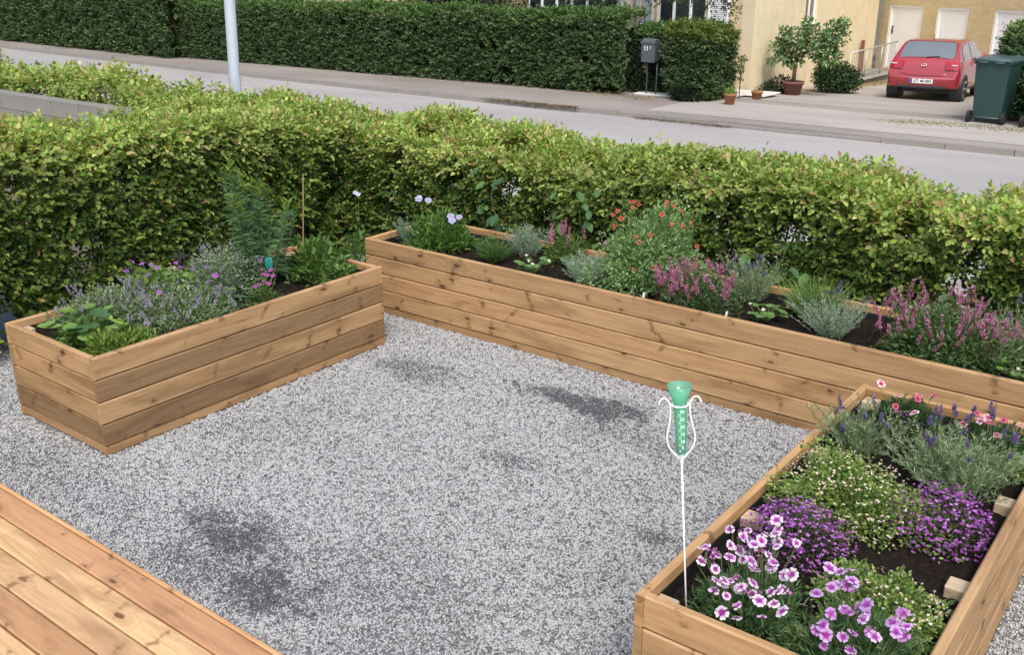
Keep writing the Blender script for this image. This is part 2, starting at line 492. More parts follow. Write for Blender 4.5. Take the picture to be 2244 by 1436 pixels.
# drift of dry yellowish leaf litter along the drive edge
def litter(name, pts, n, cols, w, z0=.006, size=.03):
    b = FB(); pts = np.array(pts); t = rng.random(n)*(len(pts)-1); i = np.minimum(t.astype(int), len(pts)-2); f = (t-i)[:, None]
    P = pts[i]*(1-f)+pts[i+1]*f+rng.normal(0, w, (n, 2))
    Z = np.array([GZ(y)+z0 for y in P[:, 1]])
    P3 = np.c_[P, Z+rng.random(n)*.01]
    b.leaves(P3, np.c_[rng.normal(size=(n, 2)), rng.normal(0, .15, n)], np.tile([0, 0, 1.], (n, 1))+rng.normal(0, .3, (n, 3)), size*rng.uniform(.5, 1.3, n), size*.7, pal(n, cols), oval=False)
    o = b.build(name, M['leaf']); return o
litter('fallen_leaves', [(-9.2, 21.8), (-8.9, 24.5), (-8.8, 27), (-8.6, 28.4)], 3500, [(.45, .30, .10), (.32, .24, .11), (.5, .4, .2)], .22)
litter('fallen_leaves', [(-5.6, 18.2), (-4.4, 18.5), (-3.0, 18.4)], 1200, [(.36, .33, .14), (.4, .3, .15), (.18, .25, .06)], .18)
litter('fallen_leaves', [(-26, 19.0), (-18, 18.7), (-12.5, 18.7), (-10.4, 18.4)], 2500, [(.28, .18, .10), (.2, .14, .08), (.4, .3, .2)], .16)

litter('fallen_leaves', [(-13.3, 16.45), (-12.2, 16.36), (-10.9, 16.36)], 1900, [(.22, .17, .11), (.16, .12, .08), (.28, .22, .14)], .07, z0=-.0, size=.04)
litter('fallen_leaves', [(-9.6, 16.27), (-8.6, 16.26), (-7.6, 16.25)], 500, [(.18, .14, .10), (.13, .105, .075)], .06, z0=-.06, size=.035)
# ---------------------------------------------------------------- gravel
struct(MB().box((-7.0, .2, -.011), (3.5, 5.72, -.001)).build('gravel_bed', simple('gravel_fines', (.17, .172, .18), .9, .2, var=.5, scale=120)))
def mat_gravel():
    t = NT('crushed_granite')
    at = t.n('ShaderNodeVertexColor'); at.layer_name = 'Col'
    oi = t.n('ShaderNodeObjectInfo'); ge = t.n('ShaderNodeNewGeometry')
    sp = t.n('ShaderNodeSeparateColor'); t.l(at.outputs[0], sp.inputs[0])
    rv = t.math('FRACT', t.math('ADD', sp.outputs[0], oi.outputs['Random']))
    pos = ge.outputs['Position']
    # damp / fine dark patches that lie in the gravel
    mask = None
    wob = t.math('ADD', t.math('MULTIPLY', t.math('SUBTRACT', t.noise(pos, 5.5, 3, .6), .5), 1.9), t.math('MULTIPLY', t.math('SUBTRACT', t.noise(pos, 24, 6, .75), .5), 3.0))
    for (x, y, rx, ry, s) in ((-2.95, 4.30, .34, .10, 1.0), (-2.66, 4.30, .28, .17, 1.3), (-3.9, 4.08, .32, .17, .55), (-3.22, 2.2, .38, .18, .95), (-2.85, 2.03, .32, .17, .95), (-3.15, 1.97, .32, .12, .55), (-2.7, 3.5, .18, .08, .5), (-1.77, 3.31, .10, .06, .6), (-2.5, 2.35, .5, .3, .28), (-2.3, 4.1, .5, .18, .3), (-4.5, 2.05, .6, .2, .25), (-2.0, 2.1, .5, .25, .3)):
        sb = t.n('ShaderNodeVectorMath', operation='SUBTRACT'); t.l(pos, sb.inputs[0]); sb.inputs[1].default_value = (x, y, 0)
        ml = t.n('ShaderNodeVectorMath', operation='MULTIPLY'); t.l(sb.outputs[0], ml.inputs[0]); ml.inputs[1].default_value = (1/rx, 1/ry, 0)
        ln = t.n('ShaderNodeVectorMath', operation='LENGTH'); t.l(ml.outputs[0], ln.inputs[0])
        k = t.math('MULTIPLY', t.ss(t.math('ADD', ln.outputs[1], wob), 1.25, .35), s)
        mask = k if mask is None else t.math('MAXIMUM', mask, k)
    base = t.noise(pos, 1.1, 4, .6)
    mask = t.math('ADD', mask, t.math('MULTIPLY', t.ss(base, .50, .75), .22), True)
    th = t.math('ADD', .22, t.math('MULTIPLY', mask, .60))
    lightq = t.math('MULTIPLY', t.math('SUBTRACT', rv, th), 9.0, True)
    fine = t.noise(pos, 260, 2)
    darkc = t.mix(fine, (.098, .104, .106), (.185, .194, .197))
    lc = t.mix(sp.outputs[1], (.350, .370, .378), (.535, .558, .566))
    lc = t.mix(t.math('MULTIPLY', sp.outputs[2], .4), lc, (.38, .365, .34))
    lc = t.mix(t.math('MULTIPLY', mask, .42), lc, (.09, .095, .105))
    c = t.mix(lightq, t.mix(t.math('MULTIPLY', mask, .8, True), darkc, (.055, .058, .066)), lc)
    c = t.mix(t.math('MULTIPLY', fine, .25), c, (.2, .2, .21))
    return t.done(t.bsdf(c, .85, .25))
M['gravel'] = mat_gravel()
gcol = bpy.data.collections.new('gravel_pieces')
for k in range(6):
    b = FB(); n = 14
    V = []; Fq = []; C = []
    cube = np.array([(-1, -1, -1), (1, -1, -1), (1, 1, -1), (-1, 1, -1), (-1, -1, 1), (1, -1, 1), (1, 1, 1), (-1, 1, 1)], float)
    cf = np.array([(0, 3, 2, 1), (4, 5, 6, 7), (0, 1, 5, 4), (1, 2, 6, 5), (2, 3, 7, 6), (3, 0, 4, 7)])
    for j in range(n):
        s = cube*np.array([1, .75, .6])*rng.uniform(.0021, .0048)
        s = s*(1+rng.uniform(-.35, .35, s.shape))
        e = np.array(Euler(tuple(rng.uniform(0, 6.28, 3))).to_matrix())
        a = rng.uniform(0, 6.28); rr = .017*math.sqrt(rng.random())
        s = s@e.T+np.array([rr*math.cos(a), rr*math.sin(a), rng.uniform(.000, .006)])
        b.raw(s, cf, rng.random(3))
    me = b.mesh('gravel_clump', M['gravel'])
    o = bpy.data.objects.new('gravel_clump', me); gcol.objects.link(o)
gb = MB()
for (x0, y0, x1, y1) in ((-6.4, 1.0, 3.0, 2.28), (-4.36, 2.28, -1.255, 4.74), (-6.4, 2.28, -5.235, 5.7), (-5.235, 4.29, -4.36, 5.7), (-.42, 2.28, 1.2, 4.74), (-1.255, 4.285, -.42, 4.74)):
    gb.add([(x0, y0, 0), (x1, y0, 0), (x1, y1, 0), (x0, y1, 0)], [(0, 1, 2, 3)])
gravel = gb.build('gravel', M['gravel']); gravel['kind'] = 'stuff'
ng = bpy.data.node_groups.new('gravel_scatter', 'GeometryNodeTree')
ng.interface.new_socket('Geometry', in_out='INPUT', socket_type='NodeSocketGeometry')
ng.interface.new_socket('Geometry', in_out='OUTPUT', socket_type='NodeSocketGeometry')
gi = ng.nodes.new('NodeGroupInput'); go = ng.nodes.new('NodeGroupOutput')
dp = ng.nodes.new('GeometryNodeDistributePointsOnFaces'); dp.inputs['Density'].default_value = 3900
ip = ng.nodes.new('GeometryNodeInstanceOnPoints'); ci = ng.nodes.new('GeometryNodeCollectionInfo')
ci.inputs['Collection'].default_value = gcol; ci.inputs['Separate Children'].default_value = True; ci.inputs['Reset Children'].default_value = True
rv = ng.nodes.new('FunctionNodeRandomValue'); rv.data_type = 'FLOAT_VECTOR'
rv.inputs[0].default_value = (-.25, -.25, 0); rv.inputs[1].default_value = (.25, .25, 6.283)
rs_ = ng.nodes.new('FunctionNodeRandomValue'); rs_.data_type = 'FLOAT'; rs_.inputs[2].default_value = .85; rs_.inputs[3].default_value = 1.25
ng.links.new(gi.outputs[0], dp.inputs['Mesh']); ng.links.new(dp.outputs['Points'], ip.inputs['Points'])
ng.links.new(ci.outputs[0], ip.inputs['Instance']); ip.inputs['Pick Instance'].default_value = True
ng.links.new(rv.outputs[0], ip.inputs['Rotation']); ng.links.new(rs_.outputs[1], ip.inputs['Scale'])
ng.links.new(ip.outputs[0], go.inputs[0])
md = gravel.modifiers.new('scatter', 'NODES'); md.node_group = ng

# ---------------------------------------------------------------- deck
_pm = {}
def plank_mesh(L, T, H, mat, ch=.006, name='plank'):
    key = (round(L, 3), round(T, 4), round(H, 4), mat, name)
    if key in _pm: return _pm[key]
    x = L/2; a = T/2; h = H/2
    prof = [(-a, -h+ch), (-a+ch, -h), (a-ch, -h), (a, -h+ch), (a, h-ch), (a-ch, h), (-a+ch, h), (-a, h-ch)]
    vs = [(-x, p[0], p[1]) for p in prof]+[(x, p[0], p[1]) for p in prof]
    fs = [(k, k+8, (k+1) % 8+8, (k+1) % 8) for k in range(8)]+[tuple(range(8)), tuple(range(15, 7, -1))]
    b = MB(); b.v = vs; b.f = fs
    _pm[key] = b.mesh(name, M[mat]); return _pm[key]
def plank(name, parent, c, L, T, H, mat, axis='x', tint=(1, 1, 1), jit=True):
    o = bpy.data.objects.new(name, plank_mesh(L, T, H, mat, name=name))
    o.location = c
    if axis == 'y': o.rotation_euler = (0, 0, R(90))
    o.color = (*tint, 1)
    return link(o, parent)
deck = root('wooden_deck', (-3, 1.0, 0), 'low wooden deck of knotty pine boards at the near left corner beside the grey gravel', 'deck')
Y0 = 1.765
tints = [(.86, .72, .68), (1.12, 1.10, 1.04), (.98, .95, .92), (.80, .68, .62), (1.06, 1.02, .95), (.98, .9, .84), (1.0, .95, .9)]
for i in range(7):
    yc = Y0-.0645-i*.1275
    plank('board', deck, (.6, yc-1.0, .036), 9.2, .028, .1205, 'deck', 'x', tints[i]).rotation_euler = (R(90), 0, 0)
plank('fascia_board', deck, (.6, .775+.001, .026), 9.2, .021, .05, 'deck', 'x', (.98, .86, .76))
for i in range(12):
    bevel(MB().box((-.02, -.45, -.03), (.02, .45, .018)).build('joist', M['post'], deck, loc=(-3.4+i*.6, .30, .002)), .002)

# ---------------------------------------------------------------- planters
PH = .545
def tint():
    k = random.choice([1, 1, .96, 1.05, .92, .86, 1.08]); r = random.uniform(-.03, .03)
    return (k*(1+r), k, k*(1-r))
def planter(label, x0, x1, y0, y1, seed, darks=(), long_axis='y', joints=None):
    random.seed(seed)
    t = .032; cx, cy = (x0+x1)/2, (y0+y1)/2
    rt = root('raised_planter', (cx, cy, 0), label, 'planter')
    rows = [(PH-.122*(k+1), PH-.122*k) for k in range(4)]+[(.0, PH-.488)]
    for r, (za, zb) in enumerate(rows):
        H = zb-za-.004; zc = (za+zb)/2
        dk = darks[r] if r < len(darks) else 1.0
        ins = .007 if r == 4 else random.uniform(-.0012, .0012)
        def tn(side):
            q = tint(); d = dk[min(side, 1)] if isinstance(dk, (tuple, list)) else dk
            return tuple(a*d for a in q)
        if long_axis == 'y':
            L = y1-y0
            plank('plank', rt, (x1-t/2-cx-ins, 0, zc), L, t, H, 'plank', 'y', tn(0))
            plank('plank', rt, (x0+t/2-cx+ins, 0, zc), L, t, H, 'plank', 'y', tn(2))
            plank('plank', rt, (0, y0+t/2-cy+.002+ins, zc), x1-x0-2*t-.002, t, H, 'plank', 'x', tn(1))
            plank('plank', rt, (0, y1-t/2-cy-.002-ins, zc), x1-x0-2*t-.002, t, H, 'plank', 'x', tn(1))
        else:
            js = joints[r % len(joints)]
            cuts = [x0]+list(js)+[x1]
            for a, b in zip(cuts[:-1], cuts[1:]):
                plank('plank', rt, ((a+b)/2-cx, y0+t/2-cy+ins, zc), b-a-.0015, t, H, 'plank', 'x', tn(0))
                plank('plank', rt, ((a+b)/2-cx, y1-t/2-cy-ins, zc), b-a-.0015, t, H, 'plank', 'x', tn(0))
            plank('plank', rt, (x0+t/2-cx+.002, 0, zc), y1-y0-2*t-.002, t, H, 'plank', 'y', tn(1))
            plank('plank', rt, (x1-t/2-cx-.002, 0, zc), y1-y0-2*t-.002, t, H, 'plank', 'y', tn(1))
    # liner just inside the planks
    li = MB(); g = t+.0015
    for (a, b, c, d) in ((x0+g, y0+g, x1-g, y0+g+.003), (x0+g, y1-g-.003, x1-g, y1-g), (x0+g, y0+g+.003, x0+g+.003, y1-g-.003), (x1-g-.003, y0+g+.003, x1-g, y1-g-.003)):
        li.box((a-cx, b-cy, .03), (c-cx, d-cy, PH-.045))
    li.build('liner', M['liner'], rt)
    return rt, (cx, cy)
def posts(rt, c, pts, top=.505, s=.07):
    for (x, y) in pts:
        o = MB().box((-s/2, -s/2, .02-top/2), (s/2, s/2, top/2)).build('post', M['post'], rt, loc=(x-c[0], y-c[1], top/2))
        bevel(o, .004, 1); o.color = (random.uniform(.9, 1.05),)*3+(1,)
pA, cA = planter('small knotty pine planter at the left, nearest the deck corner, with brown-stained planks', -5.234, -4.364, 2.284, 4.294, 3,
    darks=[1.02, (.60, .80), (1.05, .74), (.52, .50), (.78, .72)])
posts(pA, cA, [(-5.16, 2.36), (-4.44, 2.36), (-5.16, 4.22), (-4.44, 4.22), (-5.16, 3.29), (-4.44, 3.29)])
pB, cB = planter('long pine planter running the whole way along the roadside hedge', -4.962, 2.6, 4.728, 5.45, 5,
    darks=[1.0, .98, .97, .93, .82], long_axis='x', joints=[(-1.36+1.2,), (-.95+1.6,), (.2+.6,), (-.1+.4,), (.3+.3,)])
posts(pB, cB, [(-4.89, 4.80), (-4.89, 5.375), (-4.0, 5.375), (-2.95, 5.375), (-2.03, 5.375), (-1.0, 5.375), (.2, 5.375), (1.4, 5.375), (2.52, 5.375), (2.52, 4.8)], top=.50)
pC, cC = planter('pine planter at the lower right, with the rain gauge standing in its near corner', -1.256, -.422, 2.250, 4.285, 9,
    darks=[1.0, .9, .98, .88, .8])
posts(pC, cC, [(-1.188, 2.318), (-1.188, 2.96), (-1.188, 3.60), (-1.188, 4.217), (-.49, 4.217), (-.49, 3.62), (-.49, 2.97), (-.49, 2.318)], top=.50)

def soil(x0, x1, y0, y1, label, z=.462, step=.02, seed=1):
    r = np.random.default_rng(seed)
    nx = int((x1-x0)/step)+1; ny = int((y1-y0)/step)+1
    X, Y = np.meshgrid(np.linspace(x0, x1, nx), np.linspace(y0, y1, ny))
    P = np.c_[X.ravel(), Y.ravel(), np.zeros(nx*ny)]
    Z = z+fnoise(P, 9, seed)*.008+fnoise(P, 35, seed+1)*.004+r.normal(0, .0035, len(P))
    P[:, 2] = Z
    idx = np.arange(nx*ny).reshape(ny, nx)
    F = np.stack([idx[:-1, :-1], idx[:-1, 1:], idx[1:, 1:], idx[1:, :-1]], -1).reshape(-1, 4)
    b = FB(); b.raw(P, F, (.03, .02, .015))
    # crumbs
    n = int((x1-x0)*(y1-y0)*1300)
    cf = np.array([(0, 1, 2, 2), (0, 2, 3, 3), (0, 3, 1, 1), (1, 3, 2, 2)])
    c = np.c_[r.uniform(x0, x1, n), r.uniform(y0, y1, n), np.full(n, z+.004)]
    tet = np.array([(0, 0, 1), (1, 0, -.4), (-.6, .9, -.4), (-.6, -.9, -.4)])
    V = (c[:, None, :]+tet[None]*r.uniform(.003, .009, (n, 1, 1))*(1+r.uniform(-.3, .3, (n, 4, 3)))).reshape(-1, 3)
    b.raw(V, (cf[None, :, :]+np.arange(n)[:, None, None]*4).reshape(-1, 4)[:, [0, 1, 2, 3]], (.03, .02, .015))
    o = b.build('soil', M['soil']); tag(o, label, 'soil'); return o
def fix_tri(F): return F
soil(-5.19, -4.41, 2.33, 4.25, 'dark potting soil filling the small left planter', seed=2)
soil(-4.92, 2.55, 4.77, 5.41, 'dark potting soil filling the long planter by the hedge', seed=3, step=.025)
soil(-1.21, -.47, 2.30, 4.24, 'dark potting soil filling the lower right planter', seed=4)

# ---------------------------------------------------------------- hedges
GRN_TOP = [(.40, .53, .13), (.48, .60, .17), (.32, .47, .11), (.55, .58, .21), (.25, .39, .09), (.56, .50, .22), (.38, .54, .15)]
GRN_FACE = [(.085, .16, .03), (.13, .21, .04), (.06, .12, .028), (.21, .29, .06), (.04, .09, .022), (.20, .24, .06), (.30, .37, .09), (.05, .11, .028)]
def hedge(name, label, x0, x1, y0, y1, topf, dens, leafL, faces, mat='leaf', tops=GRN_TOP, fcol=GRN_FACE, oval=True, seed=1, z0=0.0,
          amp=.06, core=None, thr=-.20, sprig=6, rot=0.0, cat='hedge', group=None, leaf_parts=None, facefn=None, topfn=None):
    r = np.random.default_rng(seed)
    rt = root(name, ((x0+x1)/2, (y0+y1)/2, z0), label, cat, group, rot)
    cx, cy = (x0+x1)/2, (y0+y1)/2
    def sample(n, face):
        if face in ('front', 'back'):
            X = r.uniform(x0, x1, n); Y = np.full(n, y0 if face == 'front' else y1); T = topf(X, Y); Z = z0+r.random(n)**.9*(T-z0)
            N = np.tile([0, -1. if face == 'front' else 1., 0], (n, 1))
        elif face in ('left', 'right'):
            Y = r.uniform(y0, y1, n); X = np.full(n, x0 if face == 'left' else x1); T = topf(X, Y); Z = z0+r.random(n)**.9*(T-z0)
            N = np.tile([-1. if face == 'left' else 1., 0, 0], (n, 1))
        else:
            X = r.uniform(x0, x1, n); Y = r.uniform(y0, y1, n); Z = topf(X, Y); N = np.tile([0, 0, 1.], (n, 1))
        return np.c_[X, Y, Z], N
    b = FB(); keep_parts = []
    for face in faces:
        if face in ('front', 'back'): area = (x1-x0)*1.15
        elif face in ('left', 'right'): area = (y1-y0)*1.15
        else: area = (x1-x0)*(y1-y0)
        if z0 < -.2: area *= 1.5 if face != 'top' else 1
        n = int(area*dens*(1.25 if face == 'top' else .45 if face == 'back' else 1))
        P, N = sample(n, face)
        dep = r.exponential(.075 if core is None else .05, n)
        dep = np.minimum(dep, .34)
        bul = fnoise(P, 4.2, seed+5)*amp+fnoise(P, 13, seed+6)*amp*.5
        cl = fnoise(P, 11, seed+8)+.6*fnoise(P, 24, seed+9)
        ok = ~((cl < thr) & (dep < .12+.14*(thr-cl)))
        P = P+N*(bul-dep)[:, None]
        # round the shoulder
        P, N, dep, cl = P[ok], N[ok], dep[ok], cl[ok]; n = len(P)
        D = N*.75+np.array([0, 0, .45])+r.normal(0, .45, (n, 3))
        if face == 'top': D = N*.9+r.normal(0, .42, (n, 3))
        D /= np.linalg.norm(D, axis=1, keepdims=True)
        SL = r.uniform(.7, 1.6, n)*leafL*2.2
        if face == 'top':
            hi = r.random(n) < .03; SL[hi] *= 1.35
        out = np.c_[N[:, 0], N[:, 1], N[:, 2]]*.75+np.array([0, 0, .9])+r.normal(0, .34, (n, 3))
        side = np.cross(D, out); side /= np.linalg.norm(side, axis=1, keepdims=True)+1e-9
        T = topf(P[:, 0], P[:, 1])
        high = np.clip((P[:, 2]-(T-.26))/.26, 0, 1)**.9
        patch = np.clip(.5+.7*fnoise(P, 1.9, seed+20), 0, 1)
        for j in range(sprig):
            t = (j+.6)/sprig
            sg = 1 if j % 2 else -1
            LD = D*.6+side*sg*(.8 if j < sprig-1 else .05)+r.normal(0, .10, (n, 3))
            LP = P+D*(SL*t)[:, None]
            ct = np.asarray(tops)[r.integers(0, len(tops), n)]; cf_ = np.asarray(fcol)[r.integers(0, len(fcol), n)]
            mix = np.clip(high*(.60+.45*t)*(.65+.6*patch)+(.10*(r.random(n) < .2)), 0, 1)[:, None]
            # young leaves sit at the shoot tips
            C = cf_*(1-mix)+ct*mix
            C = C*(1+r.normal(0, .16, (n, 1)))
            if tops is GRN_TOP:
                org = (r.random(n) < (.012+.09*high*patch*t)); C[org] = np.array([.46, .30, .14])*(1+r.normal(0, .2, (org.sum(), 1)))
            L = leafL*r.uniform(.65, 1.2, n)
            b.leaves(LP, LD, out+r.normal(0, .16, (n, 3)), L, L*r.uniform(.62, .8, n), np.clip(C, .003, 1), oval=oval)
            if leaf_parts and j in (2, 4):
                keep_parts.append((LP, LD, out, L, C, dep))
    b.build('foliage', M[mat], rt, loc=(-cx, -cy, -z0))
    # twigs and stems
    tb = MB()
    ns = int(max(x1-x0, y1-y0)/.28); along_x = (x1-x0) > (y1-y0)
    for i in range(min(ns, 90)):
        a = (i+.5)/min(ns, 90)
        x = x0+a*(x1-x0) if along_x else (x0+x1)/2+r.normal(0, .1)
        y = y0+a*(y1-y0) if not along_x else (y0+y1)/2+r.normal(0, .1)
        for k in range(3):
            q = r.normal(0, .16, 3); hh = float(topf(np.array([x]), np.array([y]))[0])-z0
            tb.tube([(x-cx, y-cy, 0), (x-cx+q[0]*.5, y-cy+q[1]*.5, hh*.4), (x-cx+q[0]*1.2, y-cy+q[1]*1.2, hh*.85)], [.014, .009, .004], 5)
    tb.build('stems', M['twig'], rt)
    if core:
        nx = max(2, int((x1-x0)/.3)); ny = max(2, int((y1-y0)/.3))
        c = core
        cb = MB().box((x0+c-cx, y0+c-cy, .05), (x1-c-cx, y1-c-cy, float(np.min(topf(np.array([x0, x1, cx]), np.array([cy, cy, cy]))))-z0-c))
        cb.build('dark_core', simple('hedge_core_shade', (.012, .018, .008), .95, .05), rt)  # added near-black box, no real branches: blocks light, paints the hedge's inner shade
    if leaf_parts:
        LP = np.concatenate([k[0] for k in keep_parts]); LD = np.concatenate([k[1] for k in keep_parts]); NN = np.concatenate([k[2] for k in keep_parts])
        LL = np.concatenate([k[3] for k in keep_parts]); CC = np.concatenate([k[4] for k in keep_parts]); DE = np.concatenate([k[5] for k in keep_parts])
        cp = np.array([0, 0, 2.35]); dist = np.linalg.norm(LP-cp, axis=1)
        cand = np.where((DE < .03) & leaf_parts(LP))[0]
        cand = cand[np.argsort(dist[cand]-LL[cand]*25)][:1500]
        pick = r.choice(cand, min(290, len(cand)), replace=False)
        for i in pick:
            d = Vector(LD[i]).normalized(); nn = Vector(NN[i]); s = d.cross(nn).normalized(); u = s.cross(d)
            key = int(np.argmin([np.sum((CC[i]-g)**2) for g in leaf_cols]))
            o = bpy.data.objects.new('leaf', leaf_meshes[key])
            L = LL[i]*1.1
            o.matrix_world = Matrix(((d.x*L, s.x*L, u.x*L, LP[i][0]-cx+nn.x*.01), (d.y*L, s.y*L, u.y*L, LP[i][1]-cy+nn.y*.01), (d.z*L, s.z*L, u.z*L, LP[i][2]-z0+nn.z*.01), (0, 0, 0, 1)))
            link(o, rt)
    return rt

# a proper leaf: pointed oval with a folded midrib
def leaf_mesh(col, name='leaf'):
    prof = [(0, 0), (.12, .16), (.35, .34), (.6, .34), (.82, .19), (1, 0)]
    b = FB(); V = []; F = []
    for i, (x, w) in enumerate(prof):
        z = -.10*x*x
        V += [(x, w, z+.10*w*2), (x, 0, z), (x, -w, z+.10*w*2)]
    for i in range(len(prof)-1):
        a = 3*i; F += [(a, a+3, a+4, a+1), (a+1, a+4, a+5, a+2)]
    b.raw(V, F, col)
    return b.mesh(name, M['leaf'])
leaf_cols = [np.array(c) for c in ((.13, .19, .03), (.20, .25, .045), (.08, .14, .025), (.42, .50, .11), (.27, .29, .07), (.42, .26, .10), (.32, .42, .08))]
leaf_meshes = [leaf_mesh(tuple(c)) for c in leaf_cols]

def side_top(X, Y):
    return 1.30-.10*np.clip((Y-2.8)/2.4, -1.0, 1.0)-.06*np.clip((Y-4.2)/1.2, 0, 1)-.03*np.abs(X+6.6)+.025*np.sin(X*5+Y*3)+.02*np.sin(Y*9)
def road_top(X, Y):
    return 1.02+.03*np.sin(X*2.3+1)+.025*np.sin(X*5.1)-.05*np.abs(Y-6.2)+.02*np.sin(Y*7+X)
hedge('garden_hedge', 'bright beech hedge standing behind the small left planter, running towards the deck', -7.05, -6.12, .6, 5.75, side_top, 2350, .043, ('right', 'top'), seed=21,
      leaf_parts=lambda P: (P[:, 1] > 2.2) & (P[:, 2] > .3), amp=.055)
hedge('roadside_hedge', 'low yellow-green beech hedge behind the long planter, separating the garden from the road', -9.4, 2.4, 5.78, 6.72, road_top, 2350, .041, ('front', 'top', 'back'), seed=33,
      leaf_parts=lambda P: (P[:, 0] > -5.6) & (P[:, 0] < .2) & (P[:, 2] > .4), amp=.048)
def nb_top(X, Y): return 1.0+.04*np.sin(X*2)+.03*np.sin(X*5+Y)
hedge('neighbour_hedge', 'strip of low leafy hedge above the grey block wall at the left edge', -24.0, -9.3, 6.25, 7.05, nb_top, 430, .065, ('front', 'top'), seed=35, oval=False, amp=.05)
# far side of the road
FAR_TOP = [(.11, .20, .06), (.14, .24, .07), (.08, .15, .05)]
FAR_FACE = [(.075, .13, .055), (.055, .105, .042), (.080, .14, .052), (.040, .078, .034), (.11, .175, .065), (.05, .09, .042), (.15, .21, .08)]
def yshift(rt, k): return rt
def farhedge(name, label, x0, x1, y0, y1, top, dens, L, seed, faces=('front', 'top'), fcol=FAR_FACE, tcol=FAR_TOP, rot=0.0):
    return hedge(name, label, x0, x1, y0, y1, lambda X, Y: top+.03*np.sin(X*1.7+seed)+.02*np.sin(X*4.1), dens, L, faces, mat='leaf_far', tops=tcol, fcol=fcol,
                 oval=False, seed=seed, z0=-.25, amp=.05, core=.22, thr=-.6, rot=rot)
farhedge('street_hedge', 'tall dark clipped hedge across the road, left of the mailbox', -27.5, -11.35, 18.72, 19.7, 1.33, 620, .062, 41)
farhedge('street_hedge', 'far dark hedge across the road reaching the upper left corner, behind the lamp post', -52.0, -27.0, 19.2, 20.3, 1.62, 330, .085, 42, rot=-.075)
farhedge('street_hedge', 'darkest short hedge directly behind the mailbox', -11.5, -9.75, 19.35, 20.2, 1.10, 800, .06, 43, fcol=[(.030, .058, .034), (.05, .085, .042), (.025, .046, .026)])
farhedge('street_hedge', 'squared end of hedge beside the yellow gable, just right of the mailbox', -10.35, -9.35, 18.75, 19.75, 1.08, 950, .06, 44, faces=('front', 'right', 'top'), tcol=[(.16, .20, .05), (.12, .17, .04)])
farhedge('drive_hedge', 'green garden hedge on the right of the driveway behind the wheelie bins', -4.05, -.8, 19.6, 25.0, 1.22, 520, .065, 45, faces=('front', 'left', 'top'), fcol=[(.07, .14, .06), (.10, .19, .075), (.05, .10, .045)], tcol=[(.19, .30, .09), (.2, .26, .08), (.1, .15, .04)])

# ---------------------------------------------------------------- neighbour's block wall
bw = root('block_wall', (-13, 6.0, 0), 'low grey concrete block wall at the far left beyond the bright hedge', 'wall')
bmesh_ = MB().box((-.296, -.09, -.092), (.296, .09, .092)).mesh('block', M['concrete'])
for c in range(5):
    for i in range(18):
        o = bpy.data.objects.new('block', bmesh_)
        o.location = (-4.6+i*.6+(.3 if c % 2 else 0)-.6*2, random.uniform(-.004, .004), .095+c*.19-.03)
        link(o, bw)
# ---------------------------------------------------------------- lamp post
lp = root('lamp_post', (-11.07, 8.3, -.25), 'pale blue-grey steel lamp post rising behind the roadside hedge at the left', 'lamp post')
lp.rotation_euler = (R(-.6), R(2.2), 0)
MB().lathe([(.079, 0), (.079, 1.2), (.080, 1.22), (.072, 1.30), (.070, 5.2), (.05, 5.3), (0, 5.32)], 28).build('pole', M['lamp_steel'], lp, True)
MB().lathe([(.11, 0), (.11, .02), (.085, .06), (.08, .06)], 24).build('base_collar', M['lamp_steel'], lp, True)
arm = MB().tube([(0, 0, 5.2), (0, .35, 5.5), (0, .9, 5.62)], .03, 10).build('arm', M['lamp_steel'], lp, True)
bevel(MB().box((-.14, .8, 5.56), (.14, 1.45, 5.68)).build('lantern', M['lamp_steel'], lp), .03)

# ---------------------------------------------------------------- house
hs = root('yellow_house', (-9.6, 21.27, -.35), 'yellow brick house with white windows and shutters behind the street hedge', 'house')
HZ = 5.2
def wall_with_holes(name, mat, length, z0, z1, holes, thick, parent, loc, rz):
    """wall along local +x from 0..length, outer face at y=0, thickness to +y; holes (x0,x1,za,zb)"""
    xs_ = sorted(set([0, length]+[h[0] for h in holes]+[h[1] for h in holes])); zs_ = sorted(set([z0, z1]+[h[2] for h in holes]+[h[3] for h in holes]))
    b = MB()
    for i in range(len(xs_)-1):
        for j in range(len(zs_)-1):
            xm, zm = (xs_[i]+xs_[i+1])/2, (zs_[j]+zs_[j+1])/2
            inh = any(h[0] < xm < h[1] and h[2] < zm < h[3] for h in holes)
            if not inh:
                a, c, d, e = xs_[i], xs_[i+1], zs_[j], zs_[j+1]
                b.add([(a, 0, d), (c, 0, d), (c, 0, e), (a, 0, e)], [(0, 1, 2, 3)])
                b.add([(a, thick, d), (c, thick, d), (c, thick, e), (a, thick, e)], [(3, 2, 1, 0)])
    for (a, c, d, e) in holes:
        b.add([(a, 0, d), (c, 0, d), (c, thick, d), (a, thick, d)], [(0, 1, 2, 3)])
        b.add([(a, 0, e), (c, 0, e), (c, thick, e), (a, thick, e)], [(3, 2, 1, 0)])
        b.add([(a, 0, d), (a, 0, e), (a, thick, e), (a, thick, d)], [(0, 1, 2, 3)])
        b.add([(c, 0, d), (c, 0, e), (c, thick, e), (c, thick, d)], [(3, 2, 1, 0)])
    for a in (0, length):
        b.add([(a, 0, z0), (a, 0, z1), (a, thick, z1), (a, thick, z0)], [(0, 1, 2, 3)])
    b.add([(0, 0, z1), (length, 0, z1), (length, thick, z1), (0, thick, z1)], [(0, 1, 2, 3)])
    return b.build(name, M[mat], parent, loc=loc, rot=(0, 0, rz))
